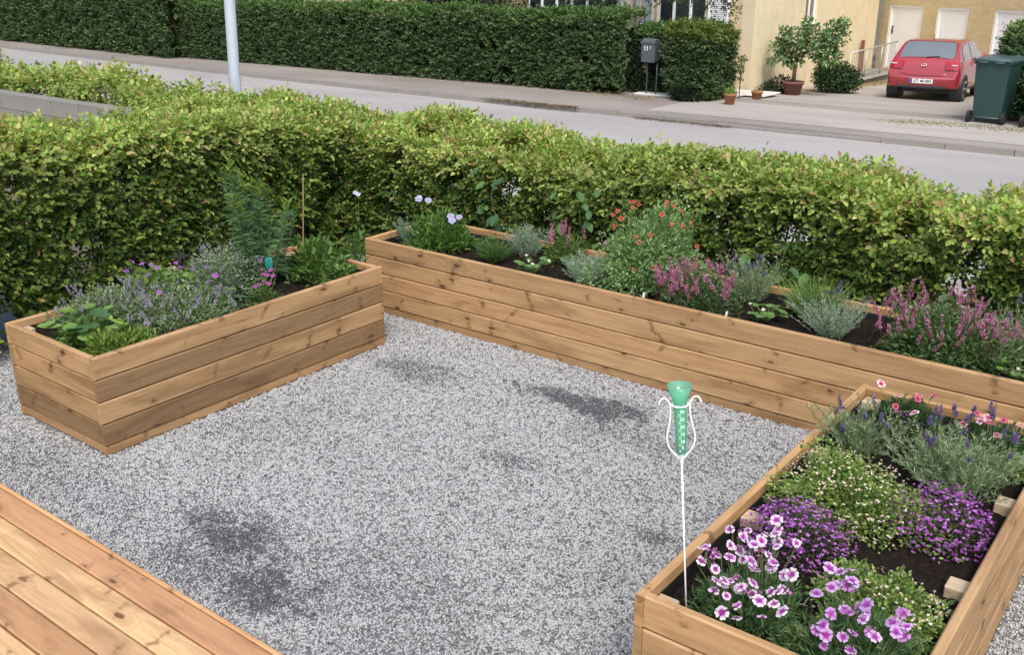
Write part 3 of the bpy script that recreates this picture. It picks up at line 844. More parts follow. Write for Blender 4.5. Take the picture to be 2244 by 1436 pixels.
# front facade, local x = world x, from -12 m to 0
FL = 15.0
fr_h = [(FL-9.25, FL-7.93, .45, 2.2), (FL-6.3, FL-3.55, .45, 2.2), (FL-2.48, FL-1.18, .45, 2.2)]
wall_with_holes('front_wall', 'brick_front', FL-.302, -.3, HZ, fr_h, .3, hs, (-FL, 0, .35), 0)
def window(parent, x0, x1, z0, z1, panes, y=.06, name='window', loc=(0, 0, 0), rz=0, fw=.065):
    w = MB()
    w.box((x0, y, z0), (x1, y+.06, z0+fw)).box((x0, y, z1-fw), (x1, y+.06, z1))
    st = (x1-x0)/panes
    for i in range(panes+1):
        xc = x0+i*st; a = max(x0, xc-fw/2 if 0 < i < panes else (xc if i == 0 else xc-fw)); w.box((a, y-.001, z0+fw), (a+fw, y+.061, z1-fw))
    o = w.build(name, M['white_paint'], parent, loc=loc, rot=(0, 0, rz))
    for i in range(panes):
        MB().box((x0+i*st+.03, y+.022, z0+fw-.01), (x0+(i+1)*st-.03, y+.032, z1-fw+.01)).build('pane', M['window_glass'], o)
    return o
for (a, b, c, d) in fr_h:
    window(hs, a-FL, b-FL, c+.35, d+.35, 3 if b-a < 2 else 6)
def shutter(parent, x0, x1, z0, z1):
    w = MB(); f = .05
    w.box((x0, -.045, z0), (x0+f, -.004, z1)).box((x1-f, -.045, z0), (x1, -.004, z1)).box((x0+f, -.045, z0), (x1-f, -.004, z0+f)).box((x0+f, -.045, z1-f), (x1-f, -.004, z1))
    o = w.build('shutter', M['white_paint'], parent)
    s = MB(); n = int((z1-z0-2*f)/.045)
    for i in range(n):
        z = z0+f+.045*i+.005
        s.add([(x0+f, -.038, z), (x1-f, -.038, z), (x1-f, -.012, z+.04), (x0+f, -.012, z+.04)], [(0, 1, 2, 3)])
        s.add([(x0+f, -.010, z), (x1-f, -.010, z), (x1-f, -.010, z+.045), (x0+f, -.010, z+.045)], [(0, 1, 2, 3)])
    s.build('louvres', M['louvre'], o)
for (a, b) in ((-9.80, -9.33), (-7.86, -7.42), (-6.78, -6.36), (-3.45, -3.0), (-3.0, -2.54), (-1.12, -.60)):
    if a in (-3.45, -6.78): continue
    shutter(hs, a, b, .75, 2.6)
# gable wall along +Y at x=-9.6
g_h = [(2.91, 3.68, 1.02, 2.4)]
wall_with_holes('gable_wall', 'brick_gable', 8.3, -.75, HZ+1.5, g_h, .3, hs, (0, 0, .35), R(90))
window(hs, 2.91, 3.68, 1.37, 2.75, 2, loc=(0, 0, 0), rz=R(90))
MB().box((2.85, -.03, 1.31), (3.74, .06, 1.368)).build('window_sill', M['concrete'], hs, rot=(0, 0, R(90)))
MB().box((-15, 8.0, 0), (-.3, 8.3, HZ)).build('back_wall', M['brick_front'], hs)
MB().box((-15, .3, 0), (-14.7, 8.0, HZ)).build('end_wall', M['brick_front'], hs)
rf = MB(); rf.add([(-15.5, -.5, HZ+.3), (.5, -.5, HZ+.3), (.5, 4.15, HZ+2.7), (-15.5, 4.15, HZ+2.7), (.5, 8.8, HZ+.3), (-15.5, 8.8, HZ+.3), (-15.5, -.5, HZ+.15), (.5, -.5, HZ+.15), (.5, 8.8, HZ+.15), (-15.5, 8.8, HZ+.15)],
       [(0, 1, 2, 3), (3, 2, 4, 5), (0, 6, 7, 1), (5, 4, 8, 9), (1, 7, 8, 4, 2), (0, 3, 5, 9, 6), (6, 9, 8, 7)])
rf.build('roof', M['roof'], hs)

# garage wing, rotated
gw = root('garage_wing', (-9.6, 29.9, -.6), 'tan brick garage with three white doors at the end of the driveway', 'garage')
gw.rotation_euler = (0, 0, math.atan2(-.5336, .8457))
gh = [(.35, 1.66, .22, 1.95), (2.2, 3.3, .10, 1.95), (4.17, 6.6, .10, 1.95)]
wall_with_holes('garage_wall', 'brick_front', 9.0, -.1, 5.5, gh, .3, gw, (-.02, 0, 0), 0)
for k, (a, b, c, d) in enumerate(gh):
    a -= .02; b -= .02
    f = MB(); f.box((a, .02, c), (a+.06, .12, d)).box((b-.06, .02, c), (b, .12, d)).box((a+.06, .02, d-.06), (b-.06, .12, d))
    f.build('door_frame', M['white_paint'], gw)
    dd_ = bevel(MB().box((a+.065, .06, c), (b-.065, .10, d-.065)).build('door', M['white_paint'], gw), .004)
    if k == 0:
        MB().box((a+.12, .03, c+.95), (a+.16, .058, c+1.17)).build('handle', M['dark_metal'], dd_)
    if k == 2:
        for j in range(1, 6):
            MB().box((a+.08, .055, c+j*.3), (b-.08, .0595, c+j*.3+.012)).build('panel_groove', M['louvre'], dd_)
MB().box((3.74, -.05, .82), (3.84, 0, .95)).build('wall_lamp', M['dark_metal'], gw)
MB().box((-.02, .31, 5.3), (8.98, 7, 5.5)).build('flat_roof', M['roof'], gw)

# raised landing with railing beside the garage door
ld = root('entrance_ramp', (-9.15, 27.6, -.55), 'narrow raised concrete ramp with a low kerb along the gable wall', 'ramp')
rp = [(-9.15, 26.3), (-8.72, 29.0)]
b = MB()
b.add([(-.42, -1.3, -.05), (.02, -1.3, -.05), (.42, 1.4, -.05), (-.42, 1.7, -.05), (-.42, -1.3, .04), (.02, -1.3, .04), (.42, 1.4, .16), (-.42, 1.7, .16)],
      [(0, 3, 2, 1), (4, 5, 6, 7), (0, 1, 5, 4), (1, 2, 6, 5), (2, 3, 7, 6), (3, 0, 4, 7)])
b.build('slab', M['concrete'], ld)
MB().tube([(.05, -1.35, .04), (.46, 1.4, .15)], .06, 4).build('edge_kerb', M['kerb'], ld)
rl = root('railing', (-9.1, 26.3, -.5), 'thin galvanised handrail climbing towards the left white garage door', 'railing')
pa = Vector((.0, .0, .03)); pb = Vector((.38, 2.5, .14))
for k in range(4):
    q = pa.lerp(pb, k/3)
    MB().tube([q, q+Vector((0, 0, .72+.02*k))], .018, 8).build('rail_post', M['rail'], rl, True)
MB().tube([pa+Vector((0, 0, .72)), pb+Vector((0, 0, .78))], .02, 8).build('top_rail', M['rail'], rl, True)
MB().tube([pa+Vector((0, 0, .12)), pb+Vector((0, 0, .14))], .012, 8).build('bottom_rail', M['rail'], rl, True)
for k in range(1, 24):
    if k % 8 == 0: continue
    q = pa.lerp(pb, k/24)
    MB().tube([q+Vector((0, 0, .12)), q+Vector((0, 0, .73+.06*k/24))], .005, 5).build('baluster', M['rail'], rl)
bd = MB().box((-.07, -.02, 0), (.07, .02, .95)).build('old_board', M['red_board'], None, loc=(-9.5, 28.4, -.5), rot=(0, R(-4), R(80)))
tag(bevel(bd, .005), 'rusty red board leaning on the wall behind the handrail', 'board')

# ---------------------------------------------------------------- plants in pots, shrubs across the road
def tree_like(name, label, cat, loc, trunk, crown, n, L, cols, mat='leaf_far', group=None, trunkmat='twig', clump=.0, stemname='trunk', crownname='crown', droop=0.0):
    """trunk: list of polylines with radii; crown: list of (cx,cy,cz,rx,ry,rz)"""
    rt = root(name, loc, label, cat, group)
    if trunk:
        tb = MB()
        for pts, rr in trunk: tb.tube(pts, rr, 8)
        tb.build(stemname, M[trunkmat], rt, True)
    b = FB(); tot = sum(c[3]*c[4] for c in crown)
    for c in crown:
        k = int(n*c[3]*c[4]/tot)
        u = unit(k); rad = rng.random(k)**.45
        P = u*rad[:, None]*np.array(c[3:6])+np.array(c[:3])
        cl = fnoise(P+np.array(loc), 9/max(.3, c[3]), 5)
        P = P[cl > clump-.6]; u = u[cl > clump-.6]; k = len(P)
        D = u*.7+rng.normal(0, .5, (k, 3))+np.array([0, 0, .15-droop])
        N = u*.5+np.array([0, 0, .8])+rng.normal(0, .4, (k, 3))
        b.leaves(P, D, N, L*rng.uniform(.6, 1.3, k), L*.55, pal(k, cols, .2), oval=False)
    b.build(crownname, M[mat], rt)
    return rt
def pot(label, x, y, r, h, mat, plant=None):
    z = GZ(y)+.0
    rt = root('flower_pot', (x, y, z), label, 'pot')
    MB().lathe([(0, 0), (r*.68, 0), (r*.93, h*.8), (r*1.02, h*.8), (r*1.04, h), (r*.92, h), (r*.88, h*.88), (0, h*.88)], 24).build('pot_body', M[mat], rt, True)
    MB().lathe([(0, h*.90), (r*.86, h*.90)], 20).build('pot_soil', M['soil'], rt)
    return rt, z+h*.88
_, zt = pot('small terracotta pot with a yellow-green plant at the hedge end', -8.78, 18.6, .125, .22, 'terracotta')
tree_like('potted_plant', 'yellow-green leafy plant growing in the small terracotta pot by the hedge end', 'plant', (-8.78, 18.6, zt), None, [(0, 0, .05, .12, .12, .09)], 260, .05, [(.22, .32, .06), (.3, .38, .1)])
_, zt = pot('empty-looking small terracotta pot at the foot of the yellow gable', -8.72, 19.75, .12, .2, 'terracotta')
tree_like('potted_plant', 'few thin sprigs in the small pot at the foot of the gable', 'plant', (-8.72, 19.75, zt), None, [(0, 0, .04, .07, .07, .06)], 50, .04, [(.12, .17, .06)])
_, zt = pot('large weathered red pot holding the bushy small tree by the gable', -8.80, 21.85, .235, .31, 'old_pot')
T0 = (-8.80, 21.85, zt)
limbs = [([(0, 0, -.05), (.01, 0, .3), (-.02, 0, .5)], [.05, .045, .04])]
for k in range(9):
    a = k*.72; q = (math.cos(a)*.45, math.sin(a)*.35, .85+.2*(k % 3))
    limbs.append(([(-.02, 0, .42), (q[0]*.45, q[1]*.45, .62), q], [.028, .018, .006]))
tree_like('potted_tree', 'small spreading fig-like tree with pale green leaves in the large red pot', 'tree', T0, limbs,
    [(-.35, .1, .75, .3, .3, .22), (.05, 0, .95, .35, .3, .28), (.45, .1, .85, .38, .3, .32), (.75, .2, 1.05, .33, .3, .3), (-.1, 0, .55, .28, .25, .2), (.7, .1, .6, .3, .28, .22), (.95, .1, 1.3, .14, .14, .12), (.2, .1, 1.25, .16, .16, .16), (-.5, 0, .45, .12, .12, .1), (-.3, .0, 1.1, .12, .12, .1)],
    3600, .10, [(.18, .30, .13), (.25, .38, .17), (.13, .23, .10), (.30, .42, .19)], clump=.25)
tree_like('round_bush', 'dark green rounded bush beside the large red pot at the driveway edge', 'bush', (-8.42, 23.4, GZ(23.4)), None, [(0, 0, .36, .52, .5, .40), (.25, .1, .3, .35, .4, .32), (-.2, 0, .5, .3, .3, .3)], 5200, .07, [(.04, .085, .035), (.06, .11, .045), (.03, .06, .028)], droop=.5)
tree_like('dark_shrub', 'dark low shrub left of the large red pot against the gable', 'bush', (-9.15, 22.0, GZ(22)), None, [(0, 0, .18, .3, .25, .24), (-.2, -.2, .12, .2, .2, .16)], 1300, .06, [(.035, .055, .03), (.055, .075, .04)])
tree_like('dark_shrub', 'near-black shrub at the foot of the hedge right of the mailbox posts', 'bush', (-9.75, 18.55, -.25), None, [(0, 0, .14, .36, .2, .2)], 1700, .05, [(.014, .024, .014), (.02, .034, .018)])
# thin staked sapling by the gable corner
tree_like('staked_sapling', 'slim young climber tied to a thin stake at the gable corner', 'plant', (-9.05, 19.6, -.27), [([(0, 0, 0), (0, 0, .9)], [.012, .010])], [(0, 0, .62, .10, .1, .09), (.02, 0, .82, .09, .09, .08), (0, 0, .42, .06, .06, .05)], 320, .05, [(.12, .2, .06), (.09, .14, .05)])
# birch behind the street hedge
bt = tree_like('birch_tree', 'grey birch tree whose trunk rises behind the street hedge beside the windows', 'tree', (-12.15, 19.98, -.25),
    [([(0, 0, 0), (.0, 0, 1.4), (.08, 0, 3.2), (.1, 0, 5.5)], [.22, .19, .17, .12]), ([(.03, 0, 2.0), (-.8, -.3, 3.0), (-1.6, -.5, 3.3)], [.07, .05, .02]), ([(.05, 0, 2.2), (1.0, -.3, 3.0), (2.2, -.4, 2.9)], [.07, .05, .02]), ([(.2, .1, 0), (.3, .1, 1.6), (.6, .1, 3.6)], [.06, .055, .03])],
    [(-.9, .1, 1.95, .85, .35, .42), (-1.6, 0, 2.3, .8, .4, .5), (.35, .5, 2.6, .9, .4, .6), (1.5, -.1, 2.15, .7, .3, .33), (2.3, -.1, 2.05, .55, .3, .38), (2.6, 0, 1.75, .22, .25, .38), (1.0, 0, 2.3, .5, .3, .3), (0, 0, 4, 1.8, 1.5, 1.3), (-.5, .1, 1.7, .35, .2, .2), (.75, 0, 1.95, .2, .2, .16)],
    9500, .075, [(.05, .085, .04), (.07, .11, .05), (.035, .06, .03)], clump=.12, trunkmat='birch')
for (x, y, sx, sz, lb) in ((-17.6, 21.0, 2.2, 1.6, 'dark bushy tree behind the street hedge left of the shuttered window'), (-22.5, 22.0, 2.8, 2.0, 'broad dark tree behind the middle of the street hedge'), (-30, 24, 4.0, 2.8, 'large dark tree behind the far hedge above the lamp post')):
    tree_like('garden_tree', lb, 'tree', (x, y, -.25), [([(0, 0, 0), (0, 0, 1.6), (.1, 0, 3.5)], [.16, .14, .08])],
        [(0, 0, sz+.35, sx, 1.2, sz), (-sx*.5, 0, sz, sx*.6, 1.0, sz*.8), (sx*.3, 0, sz*1.6, sx*.7, 1.0, sz*.8)], 7000, .12, [(.02, .036, .02), (.035, .055, .028), (.06, .08, .035)], clump=-.4, group='dark trees behind the street hedge')

# ---------------------------------------------------------------- mailbox
mb = root('mailbox', (-10.82, 18.92, -.25), 'charcoal mailbox numbered 11 on two thin posts in front of the dark hedge', 'mailbox')
mb.rotation_euler = (0, 0, R(-8))
for x in (-.13, .13): MB().tube([(x, .06, 0), (x, .06, .78)], .017, 10).build('post', M['dark_metal'], mb, True)
prof = [(-.12, .70), (-.12, 1.12)]+[(-.12+.12*(1-math.cos(a))*.98, 1.12+.07*math.sin(a)) for a in [R(15*k) for k in range(1, 7)]]+[(.13, 1.14), (.13, .74)]
vs = [(x, p[0], p[1]) for x in (-.175, .175) for p in prof]; n = len(prof)
b = MB(); b.v = vs; b.f = [(k, (k+1) % n, (k+1) % n+n, k+n) for k in range(n)]+[tuple(range(n-1, -1, -1)), tuple(range(n, 2*n))]
bevel(b.build('box', M['mailbox'], mb), .008)
bevel(MB().box((-.19, -.135, 1.085), (.19, -.118, 1.125)).build('flap', M['mailbox'], mb), .004)
bevel(MB().box((.176, -.10, .74), (.182, .11, 1.10)).build('side_panel', M['dark_metal'], mb), .003)
def text(body, size, mat, parent, loc, rot, name='lettering', ext=.002, align='CENTER'):
    cu = bpy.data.curves.new(name, 'FONT'); cu.body = body; cu.size = size; cu.extrude = ext; cu.align_x = align; cu.align_y = 'CENTER'; cu.offset = size*.02
    cu.materials.append(mat)
    tmp = bpy.data.objects.new('tmp_text', cu); COL.objects.link(tmp)
    bpy.context.view_layer.update()
    me = bpy.data.meshes.new_from_object(tmp.evaluated_get(bpy.context.evaluated_depsgraph_get()))
    bpy.data.objects.remove(tmp, do_unlink=True)
    if not me.materials: me.materials.append(mat)
    o = bpy.data.objects.new(name, me); o.location = loc; o.rotation_euler = rot
    return link(o, parent)
text('11', .135, M['tag_white'], mb, (-.045, -.124, .985), (R(90), 0, 0), 'house_number')
text('f', .085, M['tag_white'], mb, (.068, -.124, 1.0), (R(90), 0, 0), 'house_letter')

# ---------------------------------------------------------------- wheelie bins
def bin_parts(rt):
    b = MB(); w0, w1, d0, d1 = .235, .29, .27, .35
    b.add([(-w0, -d0, .07), (w0, -d0, .07), (w0, d0, .07), (-w0, d0, .07), (-w1, -d1, 1.02), (w1, -d1, 1.02), (w1, d1, 1.02), (-w1, d1, 1.02)], [(0, 3, 2, 1), (4, 5, 6, 7), (0, 1, 5, 4), (1, 2, 6, 5), (2, 3, 7, 6), (3, 0, 4, 7)])
    bevel(b.build('body', M['bin_green'], rt), .03, 3)
    bevel(MB().box((-w1-.012, -d1-.015, .975), (w1+.012, d1+.012, 1.02)).build('rim', M['bin_green'], rt), .01)
    l = MB(); l.add([(-w1-.02, -d1-.02, 1.022), (w1+.02, -d1-.02, 1.022), (w1+.02, d1+.03, 1.022), (-w1-.02, d1+.03, 1.022), (-w1+.03, -d1+.03, 1.085), (w1-.03, -d1+.03, 1.085), (w1-.03, d1-.02, 1.10), (-w1+.03, d1-.02, 1.10)], [(0, 3, 2, 1), (4, 5, 6, 7), (0, 1, 5, 4), (1, 2, 6, 5), (2, 3, 7, 6), (3, 0, 4, 7)])
    bevel(l.build('lid', M['bin_lid'], rt), .012, 2)
    for s in (-1, 1):
        h = bevel(MB().box((s*.14-.075, -d1-.055, 1.0), (s*.14+.075, -d1-.018, 1.035)).build('handle', M['bin_lid'], rt), .008)
    MB().tube([(-w1-.03, -d1-.04, 1.05), (w1+.03, -d1-.04, 1.05)], .014, 8).build('hinge_bar', M['bin_lid'], rt, True)
    for s in (-1, 1):
        wl = MB(); wl.tube([(s*.29-.025, 0, 0), (s*.29+.025, 0, 0)], .10, 20)
        o = wl.build('wheel', M['rubber'], rt, loc=(0, -d0-.0, .102))
        MB().tube([(s*.29-.028, 0, 0), (s*.29+.028, 0, 0)], .045, 14).build('hub', M['black_plastic'], o)
    MB().tube([(-.28, -d0, .102), (.28, -d0, .102)], .012, 8).build('axle', M['dark_metal'], rt, True)
    MB().box((-.2, -.2, 0), (.2, .2, .07)).build('foot', M['black_plastic'], rt)
b1 = root('wheelie_bin', (-4.02, 19.2, -.252), 'dark green wheelie bin standing beside the red car', 'wheelie bin', rz=R(-6)); bin_parts(b1); b1.scale = (1.0, 1.0, 1.04)
b2 = root('wheelie_bin', (-3.10, 19.05, -.252), 'second dark green wheelie bin cut off by the right edge of the photo', 'wheelie bin', rz=R(-10)); bin_parts(b2); b2.scale = (1.0, 1.0, 1.04)

# ---------------------------------------------------------------- red hatchback
car = root('hatchback_car', (-6.31, 22.86, GZ(23.44)+.002), 'red hatchback parked in the driveway, seen from behind', 'car')
car.rotation_euler = (R(-1.6), 0, R(3)); car.scale = (.90, .90, .88)
def interp(x, xs_, ys_): return float(np.interp(x, xs_, ys_))
TY = [0, .02, .05, .09, .15, .22, .35, .50, .60, .75, 1.3, 2.0, 2.35, 2.9, 3.1, 3.5, 3.8, 3.93, 4.0]
TZ = [.62, .70, .80, .92, 1.00, 1.08, 1.22, 1.37, 1.44, 1.46, 1.495, 1.47, 1.42, 1.12, 1.02, .93, .82, .68, .50]
SY = [0, .03, .08, .2, .5, 3.4, 3.75, 3.93, 4.0]; SW = [.86, .92, .96, .985, 1.0, 1.0, .95, .86, .78]
BY = [0, .1, .4, 1.0, 2.9, 3.8, 4.0]; BZ = [.37, .34, .30, .24, .22, .24, .32]
def section(y):
    T = interp(y, TY, TZ); s = interp(y, SY, SW); zb = interp(y, BY, BZ)
    def hw(z):
        return s*interp(z, [.2, .45, .70, .92, .96, 1.49], [.80, .855, .865, .83, .80, .60])
    zt = [zb, zb+.02, .42, .56, .70, .84, .93, .965, 1.1, 1.28, 1.42]
    pts = [(0, zb), (hw(zb)*.9, zb)]
    for z in zt[1:]:
        z = min(z, T-.012*(1+zt.index(z)*0.02) if z > T-.03 else z); z = min(z, T-.015)
        pts.append((hw(max(z, .2)), z))
    w = hw(T)
    pts += [(w*.96, T-.006), (w*.8, T), (w*.4, T+.008), (0, T+.01)]
    return pts, hw, T
sy = [0, .01, .03, .06, .10, .15, .22, .30, .40, .50, .60, .70, .85, 1.1, 1.5, 2.0, 2.3, 2.5, 2.7, 2.9, 3.1, 3.3, 3.5, 3.7, 3.85, 3.95, 4.0]
rings = []
for y in sy:
    p, _, _ = section(y)
    rings.append([(x, y, z) for x, z in p]+[(-x, y, z) for x, z in reversed(p[1:-1])])
n = len(rings[0]); b = MB(); b.v = [q for rg in rings for q in rg]
for i in range(len(rings)-1):
    for k in range(n):
        k2 = (k+1) % n; b.f.append((i*n+k, (i+1)*n+k, (i+1)*n+k2, i*n+k2))
b.f.append(tuple(range(n))); b.f.append(tuple((len(rings)-1)*n+k for k in range(n-1, -1, -1)))
body = b.build('body', M['car_red'], car, True)
def topz_(y): return interp(y, TY, TZ)+.01
def patch(name, ys_, xf, zf, mat, parent=car, off=.012):
    b = MB(); nx = 7
    for y in ys_:
        for k in range(nx):
            x = xf(y)*(2*k/(nx-1)-1); b.v.append((x, y-off*.7, zf(y, x)+off))
    for i in range(len(ys_)-1):
        for k in range(nx-1): a = i*nx+k; b.f.append((a, a+1, a+nx+1, a+nx))
    return b.build(name, M[mat], parent, True)
rg_ = patch('rear_window', [.20, .28, .36, .44, .52, .575], lambda y: interp(y, [.2, .25, .575], [.60, .645, .56]), lambda y, x: topz_(y)-.03*(abs(x)/.65)**3, 'car_glass')
patch('windscreen', [2.40, 2.6, 2.8, 3.0, 3.06], lambda y: .60+.1*(y-2.4), lambda y, x: topz_(y)-.02*(abs(x)/.65)**3, 'car_glass')
MB().box((-.54, .565, 1.425), (.54, .66, 1.462)).build('spoiler', M['car_red'], car)
for s in (-1, 1):
    def side(ys0, z0f, z1f, name='side_window', s=s):
        b = MB()
        for y in ys0:
            _, hw, _ = section(y)
            for z in (z0f(y), (z0f(y)+z1f(y))/2, z1f(y)): b.v.append((s*(hw(z)+.008), y, z))
        for i in range(len(ys0)-1):
            for k in range(2): a = i*3+k; b.f.append((a, a+1, a+4, a+3))
        b.build(name, M['car_glass'], car, True)
    side([.62, .8, 1.0, 1.25, 1.5], lambda y: .985, lambda y: interp(y, [.62, .8, 1.5], [1.20, 1.33, 1.40]))
    side([1.58, 1.9, 2.2, 2.5, 2.7], lambda y: .985, lambda y: interp(y, [1.58, 2.2, 2.7], [1.40, 1.37, 1.10]))
    # black C pillar panel beside the rear glass
    b = MB()
    for y, x0, x1 in ((.21, .64, .735), (.36, .635, .70), (.50, .60, .655), (.58, .57, .62)):
        b.v += [(s*x0, y-.012, topz_(y)-.03*(x0/.65)**3+.012), (s*x1, y+.03, topz_(y)-.045)]
    b.f = [(0, 1, 3, 2), (2, 3, 5, 4), (4, 5, 7, 6)]
    b.build('pillar_trim', M['black_plastic'], car)
    # tail lamps wrap round the corner
    tl = MB()
    for (y, z) in ((.045, .80), (.075, .93), (.13, .985)):
        _, hw, _ = section(y); w = hw(z)
        tl.v += [(s*(w-.30), y-.03, z), (s*(w-.10), y-.03, z), (s*(w+.0), y+.0, z), (s*(section(y+.25)[1](z)+.010), y+.25, z)]
    tl.f = [(i*4+k, i*4+k+1, i*4+k+5, i*4+k+4) for i in range(2) for k in range(3)]
    bl = tl.build('tail_lamp', M['tail_lamp'], car)
    MB().box((s*.70-.07, .035, .905), (s*.70+.07, .052, .925)).build('reversing_strip', M['plate_white'], bl)
    MB().box((s*.66-.10, -.012, .40), (s*.66+.10, .004, .43)).build('reflector', M['tail_lamp'], car)
    # mirrors and handles
    bevel(MB().box((s*.95-.09, 2.42, .98), (s*.95+.09, 2.54, 1.10)).build('wing_mirror', M['car_red'], car), .03)
    for y in (1.35, 2.3): bevel(MB().box((s*.865-.01, y, .86), (s*.865+.012, y+.17, .89)).build('door_handle', M['car_red'], car), .004)
    for y in (.66, 3.25):
        MB().tube([(s*.60, y, .31), (s*.872, y, .31)], .365, 26).build('wheel_arch', M['black_plastic'], car)
        ty = MB().tube([(s*.64, y, .31), (s*.885, y, .31)], .31, 28).build('tyre', M['rubber'], car, False); bevel(ty, .02, 2)
        MB().tube([(s*.80, y, .31), (s*.889, y, .31)], .215, 24).build('rim', M['alloy'], ty)
        sp_ = MB()
        for k in range(5):
            a = k*2*math.pi/5+.3
            sp_.tube([(s*.893, y+.07*math.cos(a+.63), .31+.07*math.sin(a+.63)), (s*.893, y+.18*math.cos(a+.63), .31+.18*math.sin(a+.63))], .035, 5)
        sp_.build('rim_opening', M['black_plastic'], ty)
bevel(MB().box((-.60, -.004, .335), (.60, .06, .40)).build('rear_bumper_insert', M['black_plastic'], car), .012)
lip = MB().tube([(-.70, .06, .715), (-.4, .015, .665), (0, .0, .65), (.4, .015, .665), (.70, .06, .715)], .022, 8).build('bumper_edge', M['car_red'], car, True)
pl_ = bevel(MB().box((-.26, -.012, .455), (.26, .0, .565)).build('number_plate', M['plate_white'], car), .003)
MB().box((-.257, -.0145, .458), (-.21, -.0122, .562)).build('plate_band', M['plate_blue'], pl_)
text('XT 48 302', .095, M['ink'], pl_, (.022, -.0142, .510), (R(90), 0, 0), 'plate_lettering', .001)
em = MB().tube([(.06*math.cos(a), .045-.012, .90+.032*math.sin(a)) for a in [2*math.pi*k/20 for k in range(21)]], .008, 6).build('emblem', M['chrome'], car, True)
MB().tube([(-.02, .030, .878), (-.012, .030, .922)], .006, 5).tube([(.012, .030, .878), (.02, .030, .922)], .006, 5).tube([(-.016, .03, .896), (.016, .03, .904)], .005, 5).build('emblem_letter', M['chrome'], em)
MB().tube([(0, .19, 1.075), (.22, .21, 1.10), (.30, .205, 1.10)], .016, 6).build('rear_wiper', M['black_plastic'], car)
MB().tube([(0, .72, 1.46), (0, .68, 1.62)], .008, 6).build('antenna', M['black_plastic'], car)
MB().box((-.60, .5, .20), (.60, 3.7, .34)).build('underbody', M['black_plastic'], car)
MB().box((-.09, .045, .735), (.09, .075, .755)).build('boot_release', M['black_plastic'], car)

# ---------------------------------------------------------------- rain gauge
rg = root('rain_gauge', (-1.13, 2.355, .455), 'green rain gauge in a curly white wire holder on a thin white stick', 'rain gauge')
UP = Vector((-.085, -.02, 1)).normalized()
Rr = Vector((math.cos(yaw), -math.sin(yaw), 0)); Rr = (Rr-UP*Rr.dot(UP)).normalized(); Fr = UP.cross(Rr)
def gp_(a, h, f=0): return Rr*a+UP*h+Fr*f
MB().tube([gp_(0, -.12), gp_(0, .555)], .0029, 8).build('stick', M['white_wire'], rg, True)
def lathe_dir(prof, n=28):
    b = MB()
    for r0, h in prof:
        for k in range(n):
            a = 2*math.pi*k/n; b.v.append(tuple(gp_(r0*math.cos(a), h, r0*math.sin(a))))
    for i in range(len(prof)-1):
        for k in range(n): k2 = (k+1) % n; b.f.append((i*n+k, i*n+k2, (i+1)*n+k2, (i+1)*n+k))
    return b
H0 = .553
tb_ = lathe_dir([(.0005, H0), (.0130, H0+.002), (.0155, H0+.012), (.0190, H0+.155), (.0205, H0+.165), (.0225, H0+.172), (.0365, H0+.218), (.0352, H0+.218), (.021, H0+.174), (.0176, H0+.155), (.0140, H0+.012), (.0005, H0+.006)]).build('measuring_tube', M['gauge'], rg, True)
lathe_dir([(.0004, H0+.007), (.0132, H0+.008), (.0142, H0+.024), (.0004, H0+.025)]).build('water_residue', M['residue'], tb_, True)
lathe_dir([(.006, H0-.028), (.0075, H0-.004), (.0125, H0+.002), (.0, H0+.0021)]).build('cup', M['white_wire'], rg, True)
for s in (-1, 1):
    w = [(0, -.022), (.012, -.005), (.028, .010), (.0405, .034), (.0415, .062), (.034, .092), (.0285, .122), (.0275, .150), (.030, .166), (.038, .178), (.049, .182), (.058, .174), (.0615, .160)]
    # smooth the wire
    ws = []
    for i in range(len(w)-1):
        for t in (0, .33, .66): ws.append((w[i][0]*(1-t)+w[i+1][0]*t, w[i][1]*(1-t)+w[i+1][1]*t))
    ws.append(w[-1])
    for _ in range(3):
        ws = [ws[0]]+[((ws[i-1][0]+2*ws[i][0]+ws[i+1][0])/4, (ws[i-1][1]+2*ws[i][1]+ws[i+1][1])/4) for i in range(1, len(ws)-1)]+[ws[-1]]
    MB().tube([gp_(s*a, H0+h) for a, h in ws], .0026, 8).build('wire_arm', M['white_wire'], rg, True)
MB().tube([gp_(.0225*math.cos(a), H0+.158, .0225*math.sin(a)) for a in [2*math.pi*k/28 for k in range(29)]], .0026, 8, cap=False).build('holder_ring', M['white_wire'], rg, True)
for s in (-1, 1): MB().tube([gp_(s*.019, H0+.158), gp_(s*.030, H0+.160)], .0026, 8).build('ring_link', M['white_wire'], rg, True)
# scale marks and numbers printed on the tube, facing the deck
mt = Matrix((Rr, UP, -Fr)).transposed() if Fr.y > 0 else Matrix((Rr, UP, Fr)).transposed()
facing = -1 if Fr.dot(Vector((-.6, .8, 0))) > 0 else 1
for i, (lab, h) in enumerate((('30', .142), ('25', .118), ('20', .094), ('15', .070), ('10', .047), ('5', .028))):
    r0 = .0155+.0035*h/.16+.0006
    q = gp_(.002, H0+h, facing*r0)
    rotm = Matrix((Rr, UP, Rr.cross(UP))).transposed()
    o = text(lab, .0135, M['gauge_print'], tb_, q, rotm.to_euler(), 'scale_number', .0002)
    for k in range(2):
        hh = H0+h-.0085-k*.005
        MB().tube([gp_(-.009, hh, facing*r0*.86), gp_(-.002, hh, facing*r0)], .0006, 4).build('scale_mark', M['gauge_print'], tb_)

